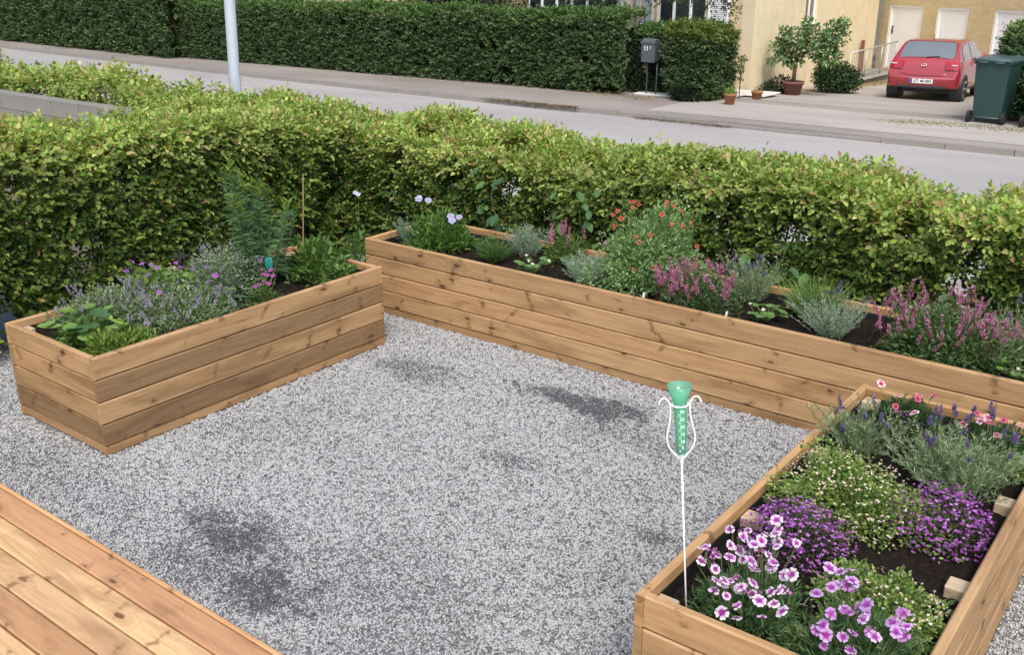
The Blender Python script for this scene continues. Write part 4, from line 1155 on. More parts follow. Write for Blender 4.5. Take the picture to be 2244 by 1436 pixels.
# ---------------------------------------------------------------- plants
def plant_root(name, label, x, y, cat='plant', group=None, z=.458): return root(name, (x, y, z), label, cat, group)
def up(n, spread, z=1.0):
    a = rng.uniform(0, 6.283, n); s = rng.random(n)**.6*spread
    return np.c_[np.cos(a)*s, np.sin(a)*s, np.full(n, z)]
def base(n, r):
    a = rng.uniform(0, 6.283, n); q = np.sqrt(rng.random(n))*r
    return np.c_[np.cos(a)*q, np.sin(a)*q, np.zeros(n)]
BEDS = [(-5.20, -4.40, 2.318, 4.26), (-4.925, 2.56, 4.765, 5.413), (-1.22, -.458, 2.285, 4.25)]
def inside(rt, P, margin=.012):
    """keeps leaves from growing through the planks: below the rim they must be inside a bed"""
    X = P[:, 0]+rt.location.x; Y = P[:, 1]+rt.location.y; Z = P[:, 2]+rt.location.z
    ok = Z > PH+.012
    for (a, b, c, d) in BEDS: ok |= (X > a+margin) & (X < b-margin) & (Y > c+margin) & (Y < d-margin)
    return ok if rt.location.z > .2 else np.ones(len(P), bool)
def tuft(rt, n, L, w, spread, cols, br=.04, bend=.6, name='blades', mat='leaf', jit=.15, seg=3):
    b = FB(); P = base(n, br); D = up(n, spread); D[:, :2] += P[:, :2]*3
    b.blades(P, D, L*rng.uniform(.55, 1.1, n), w, pal(n, cols, jit), bend*rng.uniform(.3, 1.3, n), seg)
    return b.build(name, M[mat], rt)
def silver(rt, n, w, h, cols, leafL=.028, leafW=.0045, stems=40, name='foliage', spread=.75, sparse=False):
    """lavender / santolina: upright shoots clad with narrow leaves"""
    b = FB(); P = base(stems, w*.22); D = up(stems, spread); D[:, :2] += P[:, :2]/(w+1e-3)*1.2
    D /= np.linalg.norm(D, axis=1, keepdims=True); L = h*rng.uniform(.6, 1.08, stems)/np.clip(D[:, 2], .55, 1)
    L = np.minimum(L, h*1.25)
    k = max(1, n//stems)
    b.blades(P, D, L, .003, pal(stems, cols, .1)*.8, .15, 3)
    for j in range(k):
        t = rng.uniform(.18, 1.02, stems)[:, None]
        Q = P+D*L[:, None]*t+np.array([0, 0, -1])*L[:, None]*.15*t*t*.5
        LD = D*.9+rng.normal(0, .5, (stems, 3)); LD[:, 2] = np.abs(LD[:, 2])
        ok = inside(rt, Q, .02); Q = Q[ok]; LD = LD[ok]; m_ = len(Q)
        if m_: b.leaves(Q, LD, rng.normal(size=(m_, 3)), leafL*rng.uniform(.6, 1.3, m_), leafW, pal(m_, cols), oval=False, fold=.02, droop=.05)
    return b.build(name, M['leaf'], rt)
def dome(rt, n, w, h, L, cols, aspect=.6, name='foliage', d=None, up_=.3, hollow=.45, oval=True, lump=.2, mat='leaf', off=(0, 0), stems=10):
    b = FB(); d = d or w
    u = unit(n); u[:, 2] = np.abs(u[:, 2]); rad = rng.random(n)**hollow
    lu = 1+lump*fnoise(u*2, 4, int(n) % 97)
    P = u*(rad*lu)[:, None]*np.array([w/2, d/2, h*.95])+np.array([off[0], off[1], .01])
    ok = inside(rt, P, L*.6); P = P[ok]; u = u[ok]; n = len(P)
    D = u*np.array([1, 1, .6])+rng.normal(0, .5, (n, 3))+np.array([0, 0, up_])
    N = u*.5+np.array([0, 0, .9])+rng.normal(0, .4, (n, 3))
    LL = L*rng.uniform(.6, 1.25, n)
    b.leaves(P, D, N, LL, LL*aspect, pal(n, cols), oval=oval)
    o = b.build(name, M[mat], rt)
    if stems:
        tb = MB()
        for k in range(stems):
            a = random.uniform(0, 6.28); q = random.uniform(.3, .9)
            tb.tube([(off[0], off[1], 0), (off[0]+math.cos(a)*w*.2*q, off[1]+math.sin(a)*d*.2*q, h*.45), (off[0]+math.cos(a)*w*.42*q, off[1]+math.sin(a)*d*.42*q, h*.85)], [.003, .0025, .0015], 5)
        tb.build('stems', M['twig'] if mat != 'leaf' else STEM, rt)
    return o
STEM = simple('green_stem', (.10, .15, .05), .7, .2)
PSTEM = simple('purplish_stem', (.12, .07, .08), .7, .2)
def specks(rt, n, w, h, size, cols, name='blossoms', petals=4, d=None, shell=(.85, 1.08), zmin=.15, off=(0, 0)):
    """tiny flowers in the outer shell of a dome"""
    b = FB(); d = d or w; u = unit(n); u[:, 2] = np.abs(u[:, 2])*.95+zmin*.3
    s = rng.uniform(*shell, n)[:, None]
    P = u*s*np.array([w/2, d/2, h])+np.array([off[0], off[1], .01])
    ok = inside(rt, P); P = P[ok]; u = u[ok]; n = len(P)
    for k in range(petals):
        a = rng.uniform(0, 6.283, n)
        D = np.c_[np.cos(a), np.sin(a), rng.uniform(0, .7, n)]
        b.leaves(P, D+u*.3, u+rng.normal(0, .2, (n, 3)), size*rng.uniform(.7, 1.2, n), size*.85, pal(n, cols, .12), oval=False, fold=.02)
    return b.build(name, M['petal'], rt)
# one flower spike mesh: a stem with whorls of small florets, tapered
def spike_mesh(cols, H=.09, r=.009, stem=.10, n=70, stemcol=(.12, .10, .07), name='flower_spike', fs=.010):
    b = FB()
    q = 6
    ring = lambda z, rr: np.array([(rr*math.cos(2*math.pi*k/4), rr*math.sin(2*math.pi*k/4), z) for k in range(4)])
    V = np.concatenate([ring(-stem, .0016), ring(H, .001)]); b.raw(V, [[k, (k+1) % 4, 4+(k+1) % 4, 4+k] for k in range(4)], stemcol)
    z = rng.uniform(0, H, n); a = rng.uniform(0, 6.283, n); rr = r*(1-.55*(z/H)**2)*rng.uniform(.3, 1, n)
    P = np.c_[np.cos(a)*rr*.5, np.sin(a)*rr*.5, z]; D = np.c_[np.cos(a), np.sin(a), rng.uniform(.2, 1.1, n)]
    b.leaves(P, D, rng.normal(size=(n, 3)), fs*(1-.4*z/H), fs*.75, pal(n, cols, .18), oval=False, fold=.1)
    return b.mesh(name, M['petal'])
PINK = [(.66, .24, .46), (.54, .17, .36), (.80, .42, .62), (.44, .14, .28)]
LAVB = [(.20, .13, .40), (.26, .18, .46), (.15, .10, .30)]
CATB = [(.48, .42, .62), (.40, .35, .54), (.58, .52, .70)]
pink_spikes = [spike_mesh(PINK, H, .010, .12, 80, (.16, .06, .07)) for H in (.06, .085, .11)]
lav_spikes = [spike_mesh(LAVB, H, .008, .14, 40, (.20, .24, .13)) for H in (.028, .04)]
cat_spikes = [spike_mesh(CATB, H, .010, .08, 40, (.16, .19, .12)) for H in (.05, .08)]
def spikes(rt, meshes, n, w, h, d=None, lean=.45, zf=(.75, 1.1), name='flower_spike', off=(0, 0), sc_=(.85, 1.2), inner=.1, near=False):
    d = d or w
    for k in range(n):
        a = random.uniform(0, 6.283); q = math.sqrt(random.uniform(inner, 1))
        x, y = math.cos(a)*q*w/2, math.sin(a)*q*d/2
        z = h*random.uniform(*zf)*(1-.35*q*q)
        if not inside(rt, np.array([[off[0]+x, off[1]+y, 0]]), .01)[0]: continue
        o = bpy.data.objects.new(name, random.choice(meshes)); o.location = (off[0]+x, off[1]+y, z)
        o.rotation_euler = (-y/(d/2)*lean+random.uniform(-.15, .15), x/(w/2)*lean+random.uniform(-.15, .15), random.uniform(0, 6.28))
        s = random.uniform(*sc_); o.scale = (s, s, s); link(o, rt)
# open flowers
def open_flower(inner, outer, rad, petals=5, name='flower', cup=.12, notch=True, eye=None, wide=.62):
    b = FB()
    for k in range(petals):
        a = 2*math.pi*k/petals+random.uniform(-.12, .12); d = np.array([math.cos(a), math.sin(a)]); s = np.array([-d[1], d[0]])
        pw = wide*random.uniform(.82, 1.12); cu_ = cup+random.uniform(-.12, .22); rl = random.uniform(.82, 1.08)
        rows = [(.06, .06, .0), (.34*rl, .24, cu_*.6), (.50*rl, .40, cu_*.9), (.80*rl, pw, cu_), (1.0*rl, pw*.62, cu_*.5+random.uniform(-.1, .1))]
        V = []; C = []
        for i, (t, w_, z) in enumerate(rows):
            for e in (-1, 0, 1):
                rr = t*(.93 if (notch and i == 4 and e == 0) else 1)
                p = d*rr*rad+s*w_*e*rad*.78
                V.append((p[0], p[1], z*rad+(.02*rad if e else 0)+k*.0002)); C.append(inner if i < 2 else (tuple((a_+b_)/2 for a_, b_ in zip(inner, outer)) if i == 2 else outer))
        F = []
        for i in range(4):
            q = 3*i; F += [(q, q+3, q+4, q+1), (q+1, q+4, q+5, q+2)]
        b.raw(V, F, np.array(C))
    if eye:
        n = 6
        V = [(rad*.1*math.cos(2*math.pi*k/n), rad*.1*math.sin(2*math.pi*k/n), rad*.1) for k in range(n)]
        b.raw(V, [(0, 1, 2, 3), (0, 3, 4, 5)], eye)
    # calyx
    V = [(.0035*math.cos(a), .0035*math.sin(a), 0) for a in (0, 1.57, 3.14, 4.71)]+[(.002*math.cos(a), .002*math.sin(a), -.022) for a in (0, 1.57, 3.14, 4.71)]
    b.raw(V, [(k, 4+k, 4+(k+1) % 4, (k+1) % 4) for k in range(4)], (.14, .20, .08))
    return b.mesh(name, M['petal'])
WH, MG = (.80, .66, .82), (.44, .045, .42)
random.seed(19)
dian_purple = [open_flower(MG, (.90, .82, .93), .0205), open_flower((.46, .06, .46), (.84, .66, .88), .0185), open_flower((.40, .05, .38), (.92, .86, .94), .0215)]
dian_purple += [open_flower(MG, (.90, .80, .93), .020), open_flower((.44, .06, .44), (.88, .72, .90), .0175, cup=.5), open_flower((.40, .05, .38), (.92, .84, .94), .019, cup=.35)]
dian_lilac = [open_flower((.38, .04, .42), (.70, .48, .80), .020), open_flower((.42, .05, .44), (.80, .60, .88), .022), open_flower((.46, .08, .46), (.60, .34, .70), .018)]
dian_pink = [open_flower((.50, .015, .10), (.88, .50, .62), .0205), open_flower((.55, .03, .12), (.92, .74, .78), .019), open_flower((.42, .01, .08), (.70, .16, .30), .0175)]
geran = [open_flower((.34, .05, .44), (.42, .12, .62), .0165, wide=.5, cup=.35), open_flower((.42, .08, .52), (.52, .20, .68), .0145, wide=.52, cup=.5), open_flower((.42, .08, .52), (.46, .16, .60), .012, petals=3, wide=.6, cup=.7)]
geran_pk = [open_flower((.48, .04, .34), (.60, .14, .52), .014, wide=.52, cup=.4), open_flower((.48, .06, .40), (.58, .16, .54), .011, petals=4, wide=.55, cup=.6)]
scab = [open_flower((.42, .40, .66), (.50, .50, .78), .020, petals=8, wide=.45, notch=True, eye=(.5, .5, .6)), open_flower((.5, .5, .7), (.66, .66, .84), .018, petals=8, wide=.45)]
strawb = [open_flower((.65, .60, .2), (.80, .80, .76), .010, notch=False, wide=.7)]
redfl = [open_flower((.58, .09, .06), (.64, .16, .11), .016, petals=4, notch=False, wide=.8, cup=.5), open_flower((.60, .07, .05), (.75, .18, .12), .014, petals=3, notch=False, wide=.8, cup=.6)]
CAM = Vector((0, 0, 2.35))
def flowers(rt, meshes, pts, z, name='flower', slide=0.0, zj=.012, tilt=.5, stem=.10, face=.35, base_loc=(0, 0), sc_=(.85, 1.15), stemmat=None):
    """pts are world x,y; flowers stand on thin stems"""
    tb = MB()
    for (x, y) in pts:
        zz = z+random.uniform(-zj, zj)
        if slide:   # lower blooms sit further out on the mound
            k = random.uniform(0, slide); q_ = (zz-k-2.35)/(zz-2.35); x *= q_; y *= q_; zz -= k
            if y < 2.31: q_ = 2.31/y; x *= q_; y *= q_; zz = 2.35-(2.35-zz)*q_
        p = Vector((x, y, zz)); l = p-rt.location
        nrm = (Vector((0, 0, 1))+(CAM-p).normalized()*face+Vector((random.uniform(-tilt, tilt), random.uniform(-tilt, tilt), 0))).normalized()
        o = bpy.data.objects.new(name, random.choice(meshes)); o.location = l
        q = nrm.to_track_quat('Z', 'Y'); e = (q.to_matrix()@Matrix.Rotation(random.uniform(0, 6.28), 3, 'Z')); o.rotation_euler = e.to_euler()
        s = random.uniform(*sc_); o.scale = (s, s, s); link(o, rt)
        c = l-nrm*.02
        tb.tube([c, (l.x*.75, l.y*.75, l.z*.55), (l.x*.45, l.y*.45, .0)], [.0014, .0014, .0016], 4)
    if pts: tb.build('flower_stems', stemmat or STEM, rt)

G_DARK = [(.06, .13, .05), (.08, .17, .06), (.045, .10, .04), (.12, .21, .08)]
G_DIAN = [(.09, .18, .08), (.13, .23, .10), (.065, .14, .06), (.18, .28, .12)]
G_LAV = [(.27, .37, .21), (.34, .45, .27), (.20, .29, .16), (.42, .50, .32)]
G_SANT = [(.38, .48, .37), (.46, .56, .45), (.28, .38, .29)]
G_BRIGHT = [(.18, .30, .06), (.24, .36, .08), (.13, .24, .045), (.30, .40, .10)]
G_MID = [(.12, .23, .065), (.16, .28, .08), (.09, .18, .05), (.21, .33, .10)]
G_GERAN = [(.20, .32, .09), (.27, .38, .13), (.14, .24, .07)]

def spread_pts(n, x, y, w, d):
    out = []
    for _ in range(n):
        a = random.uniform(0, 6.28); q = math.sqrt(random.random()); out.append((x+math.cos(a)*q*w/2, y+math.sin(a)*q*d/2))
    return out
random.seed(42)
def dianthus_leaves(rt, n, w, d, h, cols=None):
    b = FB(); u = unit(n); u[:, 2] = np.abs(u[:, 2]); rad = rng.random(n)**.4*(1+.25*fnoise(u*2, 5, n % 31))
    P = u*rad[:, None]*np.array([w/2, d/2, h]); ok = inside(rt, P, .025); P = P[ok]; u = u[ok]; n = len(P)
    D = u*.7+rng.normal(0, .45, (n, 3))+np.array([0, 0, .7])
    b.blades(P, D, rng.uniform(.02, .048, n), .0048, pal(n, cols or G_DIAN, .22), .6, 2)
    b.build('foliage', M['leaf'], rt)
    tuft(rt, 160, h*1.1, .004, .8, cols or G_DIAN, .10, .5, 'flower_shoots')
# --- lower right planter
DL = [(-1.089, 2.341), (-1.068, 2.404), (-1.103, 2.571), (-1.057, 2.606), (-.989, 2.542), (-1.004, 2.698), (-.977, 2.634), (-1.062, 2.486), (-1.034, 2.492), (-.996, 2.602), (-.904, 2.623), (-.965, 2.407), (-.915, 2.459), (-.848, 2.452), (-1.014, 2.282), (-.967, 2.29), (-.969, 2.192), (-.932, 2.261), (-.905, 2.309), (-.855, 2.32), (-.838, 2.361), (-.835, 2.23), (-.99, 2.30), (-.864, 2.44), (-1.05, 2.55), (-.95, 2.58), (-.94, 2.27), (-.98, 2.66), (-1.0, 2.52), (-1.04, 2.44)]
p = plant_root('dianthus_plant', 'dianthus smothered in white flowers with magenta centres, right behind the rain gauge stick', -.965, 2.43)
dianthus_leaves(p, 3600, .34, .36, .15)
DLs = [(x, max(y, 2.235+.06) if y < 2.29 else y) for x, y in DL]
flowers(p, dian_purple, DLs+spread_pts(18, -.98, 2.46, .28, .40)+[(-.96, 2.25), (-.90, 2.20), (-.87, 2.27), (-.83, 2.20), (-.80, 2.27), (-.93, 2.16), (-.99, 2.23), (-.84, 2.34), (-.88, 2.15)], .665, slide=.075, sc_=(.8, 1.15), tilt=.85)
flowers(p, [open_flower((.36, .07, .32), (.62, .22, .55), .011, petals=4, cup=1.1, wide=.5)], spread_pts(14, -.97, 2.46, .30, .30), .63, name='bud', tilt=1.1, zj=.03)
p = plant_root('dianthus_plant', 'dianthus with lilac purple-eyed flowers at the bottom edge of the lower right planter', -.615, 2.40)
dianthus_leaves(p, 4200, .38, .32, .185)
flowers(p, dian_lilac, [(-.758, 2.499), (-.71, 2.535), (-.717, 2.445), (-.676, 2.477), (-.747, 2.382), (-.624, 2.383), (-.642, 2.344), (-.616, 2.415), (-.678, 2.30), (-.679, 2.25), (-.535, 2.383), (-.50, 2.39), (-.51, 2.32), (-.66, 2.22), (-.73, 2.51), (-.69, 2.46), (-.60, 2.36)]+spread_pts(12, -.62, 2.38, .26, .26)+[(-.68, 2.20), (-.62, 2.24), (-.55, 2.27), (-.49, 2.33), (-.64, 2.15), (-.58, 2.18)], .69, slide=.07, sc_=(.8, 1.15), tilt=.85)
p = plant_root('dianthus_plant', 'dianthus with pink red-eyed flowers in the far left corner of the lower right planter', -1.0, 4.13)
dianthus_leaves(p, 1500, .28, .2, .13, G_DARK)
flowers(p, dian_pink, [(-1.149, 4.19), (-1.044, 4.108), (-.964, 4.098), (-1.023, 3.993), (-.99, 3.905), (-.933, 3.949), (-.92, 4.178), (-.97, 4.14)], .605, sc_=(.9, 1.2), tilt=.8)
p = plant_root('dianthus_plant', 'dianthus with pink and white flowers at the far right of the lower right planter', -.62, 4.09)
dianthus_leaves(p, 1700, .32, .24, .13, G_DARK)
flowers(p, dian_pink, [(-.74, 3.935), (-.724, 4.083), (-.693, 4.025), (-.676, 4.065), (-.606, 3.909), (-.542, 3.957), (-.619, 4.081), (-.74, 4.113), (-.70, 4.05), (-.66, 4.03), (-.55, 4.05)], .615, sc_=(.9, 1.2), tilt=.8)
LOB = [(.42, .11, .54), (.54, .18, .66), (.62, .28, .72), (.32, .07, .40)]
for (x, y, w, h, lb) in ((-1.0, 2.90, .36, .15, 'purple lobelia at the left rim, in front of the cream-flowered shrublet'), (-.635, 3.28, .33, .17, 'round mound of purple lobelia at the right of the lower right planter')):
    p = plant_root('lobelia_plant', lb, x, y)
    dome(p, 2600, w*.92, h*.9, .014, [(.08, .10, .06), (.12, .12, .08), (.12, .07, .10), (.14, .16, .09)], .35, up_=.5, oval=False)
    specks(p, 560, w, h, .0098, LOB, petals=4, shell=(.85, 1.15))
for (x, y, w, d, h, n, nb, lb) in ((-.95, 3.24, .52, .42, .20, 8500, 460, 'low cream-flowered green shrublet by the left rim of the lower right planter'), (-.64, 2.68, .37, .36, .13, 5600, 200, 'flatter bright green mat at the near right of the lower right planter'), (-.52, 3.93, .17, .16, .09, 900, 40, 'little green shrublet with white blossoms behind the big lavender'), (-.80, 2.42, .10, .09, .05, 260, 10, 'tiny green sprig on bare soil between the two near dianthus plants'), (-.78, 2.72, .18, .12, .07, 700, 30, 'small pale green sprawl on the dark soil beside the front mat')):
    p = plant_root('creeping_shrublet', lb, x, y)
    dome(p, int(n*1.25), w, h, .0155, [(.20, .31, .08), (.30, .42, .12), (.13, .22, .055), (.40, .50, .17)], .6, up_=.25, oval=True, d=d, lump=.6)
    specks(p, nb, w, h, .0078, [(.86, .74, .58), (.88, .60, .58), (.90, .84, .72)], petals=4, d=d, shell=(.95, 1.12))
p = plant_root('lavender_plant', 'grey-green lavender leaning on the left rim behind the cream-flowered shrublet', -1.08, 3.70)
silver(p, 2600, .30, .23, G_LAV, stems=70); spikes(p, lav_spikes, 9, .26, .26, lean=.4)
p = plant_root('lavender_plant', 'largest rounded silvery lavender at the right of the lower right planter', -.68, 3.66)
silver(p, 7500, .46, .23, G_LAV, leafL=.026, stems=190, spread=1.15); spikes(p, lav_spikes, 26, .40, .30, lean=.35, off=(0, .08))
p = plant_root('trailing_plant', 'dull brownish plant with scattered violet flowers between the two lavenders', -.97, 3.94)
dome(p, 900, .20, .12, .013, [(.07, .075, .045), (.10, .09, .06), (.06, .05, .05)], .4, oval=False)
specks(p, 26, .22, .13, .0085, [(.42, .10, .50), (.36, .10, .5)], petals=5)
# --- left planter
for (x, y, w, h, n, sp_n, lb, fc) in ((-4.98, 2.76, .60, .20, 5200, 60, 'lavender-blue catmint spilling over the far left rim of the small left planter', G_LAV), (-4.66, 3.00, .66, .18, 8200, 90, 'broad catmint mound with pale blue flowers in the middle of the small left planter', G_LAV), (-4.97, 3.56, .50, .26, 4600, 30, 'grey-green catmint just left of the tall lily stems', G_SANT)):
    p = plant_root('catmint_plant', lb, x, y)
    dome(p, n, w, h, .021, [tuple(a*.85 for a in c) for c in fc]+[(.16, .26, .10)], .5, up_=.4, lump=.3)
    spikes(p, cat_spikes, sp_n, w, h, lean=.9, zf=(.78, 1.12), name='flower_spike', sc_=(.6, 1.0))
def big_leaf(rt, x, y, z, s, tilt, az, col, name='leaf', round_=True):
    prof = [(0, 0), (.08, .30), (.3, .50), (.6, .50), (.85, .32), (1, 0)] if round_ else [(0, 0), (.1, .16), (.35, .32), (.6, .30), (.85, .15), (1, 0)]
    b = FB(); V = []; F = []
    for i, (t, w) in enumerate(prof):
        for e in (-1, -.5, 0, .5, 1):
            V.append((t*s, w*e*s, s*(.10*abs(e)-.14*t*t+.02*math.sin(t*9+e*4))))
    for i in range(len(prof)-1):
        for k in range(4): a = i*5+k; F.append((a, a+5, a+6, a+1))
    b.raw(V, F, np.array(col)*random.uniform(.85, 1.15))
    o = bpy.data.objects.new(name, b.mesh(name, M['leaf'])); o.location = (x, y, z); o.rotation_euler = (0, -tilt, az); link(o, rt); return o
def leafy(rt, n, w, h, s, cols, round_=True, stems=True):
    tb = MB()
    for k in range(n):
        a = k*2.4+random.uniform(-.4, .4); q = .35+.65*math.sqrt((k+.5)/n)
        x, y = math.cos(a)*q*w*.32, math.sin(a)*q*w*.32; z = h*(1.05-.55*q)*random.uniform(.8, 1.1)
        big_leaf(rt, x, y, z, s*random.uniform(.7, 1.2), random.uniform(-.25, .5), a, random.choice(cols), round_=round_)
        tb.tube([(0, 0, 0), (x*.5, y*.5, z*.6), (x, y, z)], [.003, .0025, .002], 5)
    if stems: tb.build('leaf_stalks', STEM, rt)
p = plant_root('leafy_vegetable', 'plant with large round pale leaves at the near end of the small left planter', -4.80, 2.50)
leafy(p, 24, .48, .23, .085, [(.22, .38, .10), (.16, .30, .08), (.28, .44, .13), (.08, .17, .07)])
dome(p, 500, .36, .13, .04, G_MID, .6, lump=.3)
p = plant_root('young_greens', 'yellow-green feathery seedlings at the near corner of the small left planter', -4.52, 2.52)
dome(p, 1500, .34, .12, .032, G_BRIGHT, .35, up_=.8, lump=.3); 
for k in range(5):
    big_leaf(p, .02*k-.04, .02, .10+.02*k, .07, .6, k*1.3, (.26, .38, .08), round_=False)
p = plant_root('geranium_plant', 'cranesbill with violet-purple flowers along the back rim of the small left planter', -4.98, 3.12)
dome(p, 2600, .62, .22, .036, G_GERAN, .8, d=.5, up_=.2, lump=.3)
GE = [(-5.03, 2.906), (-5.076, 2.987), (-4.918, 2.858), (-5.054, 3.038), (-5.045, 3.081), (-4.849, 2.943), (-4.903, 3.037), (-4.817, 3.069), (-4.819, 3.101), (-4.854, 3.155), (-4.598, 3.157), (-4.535, 3.15), (-4.48, 3.08), (-4.47, 3.12), (-4.533, 2.80), (-4.83, 3.08), (-4.84, 3.12)]
flowers(p, geran, GE, .735, tilt=.8, face=.7, sc_=(.8, 1.3), zj=.025)
p = plant_root('geranium_plant', 'small cranesbill with magenta flowers beside the bare soil of the small left planter', -4.52, 3.46)
dome(p, 420, .22, .11, .030, [(.10, .18, .06), (.15, .23, .07)], .8, lump=.3)
flowers(p, geran_pk, [(-4.70, 3.607), (-4.632, 3.568), (-4.558, 3.531), (-4.496, 3.532), (-4.45, 3.42), (-4.43, 3.37), (-4.42, 3.33), (-4.44, 3.45), (-4.60, 3.60)], .62, tilt=.8, face=.7, sc_=(.8, 1.25), zj=.02)
p = plant_root('broad_leaved_plant', 'plant with a few dark blue-green leaves near the front rim of the small left planter', -4.60, 3.24)
leafy(p, 6, .2, .19, .085, [(.05, .12, .07), (.08, .17, .09), (.15, .28, .08)], round_=False)
p = plant_root('lily_plant', 'clump of tall lily stems with narrow whorled leaves rising above the small left planter', -4.86, 3.72)
b = FB(); tb = MB()
for k in range(17):
    a = random.uniform(0, 6.28); q = random.uniform(.04, .30)
    hh = random.uniform(.45, .72) if k else .80
    x1, y1 = math.cos(a)*q, math.sin(a)*q
    if k == 0: x1, y1 = -.14, -.06
    tb.tube([(x1*.25, y1*.25, 0), (x1*.7, y1*.7, hh*.5), (x1, y1, hh)], [.004, .0035, .002], 5)
    n = int(150*hh/.6); t = rng.uniform(.18, 1, n)
    P = np.c_[x1*(.25+.75*t), y1*(.25+.75*t), hh*t]
    aa = rng.uniform(0, 6.283, n); D = np.c_[np.cos(aa), np.sin(aa), .25+1.1*t**4]
    C = pal(n, [(.13, .25, .12), (.18, .31, .14), (.09, .18, .09)], .15); tip = t > .86
    C[tip] = pal(int(tip.sum()), [(.26, .40, .07), (.20, .33, .07)], .1)
    if k not in (0, 3, 8, 12): C[tip] *= .55
    b.blades(P, D, rng.uniform(.06, .12, n)*(1.1-.5*t), .010, C, .5, 2)
b.build('foliage', M['leaf'], p); tb.build('stems', STEM, p)
cn = MB().tube([(0, 0, -.1), (.03, .05, .68)], .004, 7).build('bamboo_cane', M['bamboo'], None, loc=(-4.78, 3.98, .458)); tag(cn, 'thin bamboo cane stuck among the lily stems', 'cane')
lt = MB(); lt.lathe([(0, 0), (.022, .004), (.026, .05), (.020, .09), (0, .098)], 10)
lt.v = [(x, y*.12, z) for x, y, z in lt.v]; tag(lt.build('plant_label', simple('teal_plastic', (.02, .20, .17), .5), None, True, loc=(-4.70, 3.66, .60), rot=(.1, .12, .6)), 'teal plastic plant label hanging low among the lily stems', 'plant label')
p = plant_root('leafy_perennial', 'bright green leafy perennial at the far end of the small left planter', -4.70, 4.04)
dome(p, 950, .40, .26, .055, [(.13, .24, .06), (.18, .31, .08), (.09, .18, .05)], .42, up_=.7, lump=.3)
tuft(p, 90, .26, .014, .5, [(.18, .32, .08), (.24, .38, .10)], .08, .4, 'long_leaves')
p = plant_root('leafy_perennial', 'darker toothed-leaf plant at the right-hand end corner of the small left planter', -4.50, 4.02)
dome(p, 420, .26, .15, .05, G_MID, .6, lump=.3)
# --- long planter, from left to right
p = plant_root('lavender_plant', 'young bluish lavender in the left end corner of the long planter', -4.80, 5.02)
silver(p, 1700, .24, .19, [(.24, .36, .26), (.30, .43, .31)], leafW=.004, stems=70)
p = plant_root('scabious_plant', 'bright green scabious with pale blue flowers near the left end of the long planter', -4.56, 5.08)
dome(p, 2100, .46, .23, .05, [(.16, .31, .08), (.19, .33, .08), (.10, .20, .05)], .28, up_=.9, lump=.3)
flowers(p, scab, [(-4.761, 5.09), (-4.70, 5.02), (-4.72, 5.05), (-4.64, 5.056)], .80, tilt=.2, face=1.2, sc_=(.9, 1.3))
flowers(p, scab[:1], [(-4.40, 5.02), (-4.36, 5.06), (-4.33, 4.95)], .72, tilt=.2, face=1.2, sc_=(1.1, 1.4))
p = plant_root('leafy_seedling', 'low round-leaved seedling in front of the first rear post of the long planter', -4.33, 5.26)
leafy(p, 12, .22, .13, .05, [(.10, .20, .06), (.15, .27, .07), (.07, .14, .06)])
p = plant_root('grass_tuft', 'arching green grass tuft near the front rim left of the strawberry', -4.02, 5.02)
tuft(p, 620, .25, .005, .95, [(.12, .22, .07), (.17, .28, .09), (.08, .16, .06)], .03, .8, 'blades')
p = plant_root('lavender_plant', 'grey-blue lavender at the back rim behind the strawberry', -3.93, 5.28)
silver(p, 2600, .30, .21, [(.32, .44, .34), (.40, .51, .41), (.24, .33, .25)], stems=75)
def strawberry(lb, x, y, w, fl):
    p = plant_root('strawberry_plant', lb, x, y)
    leafy(p, 16, w, .12, .05, [(.12, .24, .06), (.17, .31, .08), (.20, .34, .12)])
    flowers(p, strawb, [(x+dx, y+dy) for dx, dy in fl], .56, tilt=.3, face=.8, sc_=(.9, 1.2))
    return p
strawberry('strawberry plant with small white flowers left of the silver lavender', -3.65, 4.98, .30, [(0, -.06), (.12, 0), (-.1, .05), (.06, -.1)])
p = plant_root('salvia_plant', 'small pink-spiked salvia at the back rim beside the red-flowered bush', -3.62, 5.33)
dome(p, 1300, .34, .19, .026, G_MID, .4, up_=.6); spikes(p, pink_spikes[:2], 13, .28, .21, lean=.2, zf=(.9, 1.15))
p = plant_root('leafy_seedling', 'small bright green seedling in front of the red-flowered bush', -3.44, 5.18)
leafy(p, 10, .24, .13, .045, [(.16, .30, .06), (.13, .25, .07)])
p = plant_root('lavender_plant', 'compact silvery lavender at the front rim, in front of the red-flowered bush', -3.24, 4.98)
silver(p, 3200, .31, .19, [(.38, .49, .37), (.46, .56, .46), (.28, .38, .28)], stems=95, spread=1.0)
p = plant_root('shrubby_sage', 'tall bushy sage dotted with red-orange flowers above the long planter', -2.93, 5.22)
dome(p, 10500, .74, .50, .030, [(.25, .42, .17), (.32, .49, .22), (.18, .32, .13), (.40, .54, .27)], .45, up_=.4, lump=.35, hollow=.55, stems=24)
for k in range(24):
    a = random.uniform(3.6, 6.8); e = random.uniform(.15, 1.35); u = Vector((math.cos(a)*math.cos(e)*.36, math.sin(a)*math.cos(e)*.36, .06+math.sin(e)*.50))
    nrm = (u.normalized()+(CAM-p.location).normalized()).normalized()
    o = bpy.data.objects.new('flower', random.choice(redfl)); o.location = u; o.rotation_euler = nrm.to_track_quat('Z', 'Y').to_euler(); s = random.uniform(.8, 1.25); o.scale = (s, s, s); link(o, p)
for k in range(7):
    x = random.uniform(-.28, .3); y = random.uniform(-.2, .2)
    o = bpy.data.objects.new('shoot', spike_mesh([(.2, .33, .1), (.16, .28, .09)], .10, .022, .2, 60, (.15, .2, .08), 'shoot', .022)); o.location = (x, y, .43); o.rotation_euler = (0, x*.8, 0); link(o, p)
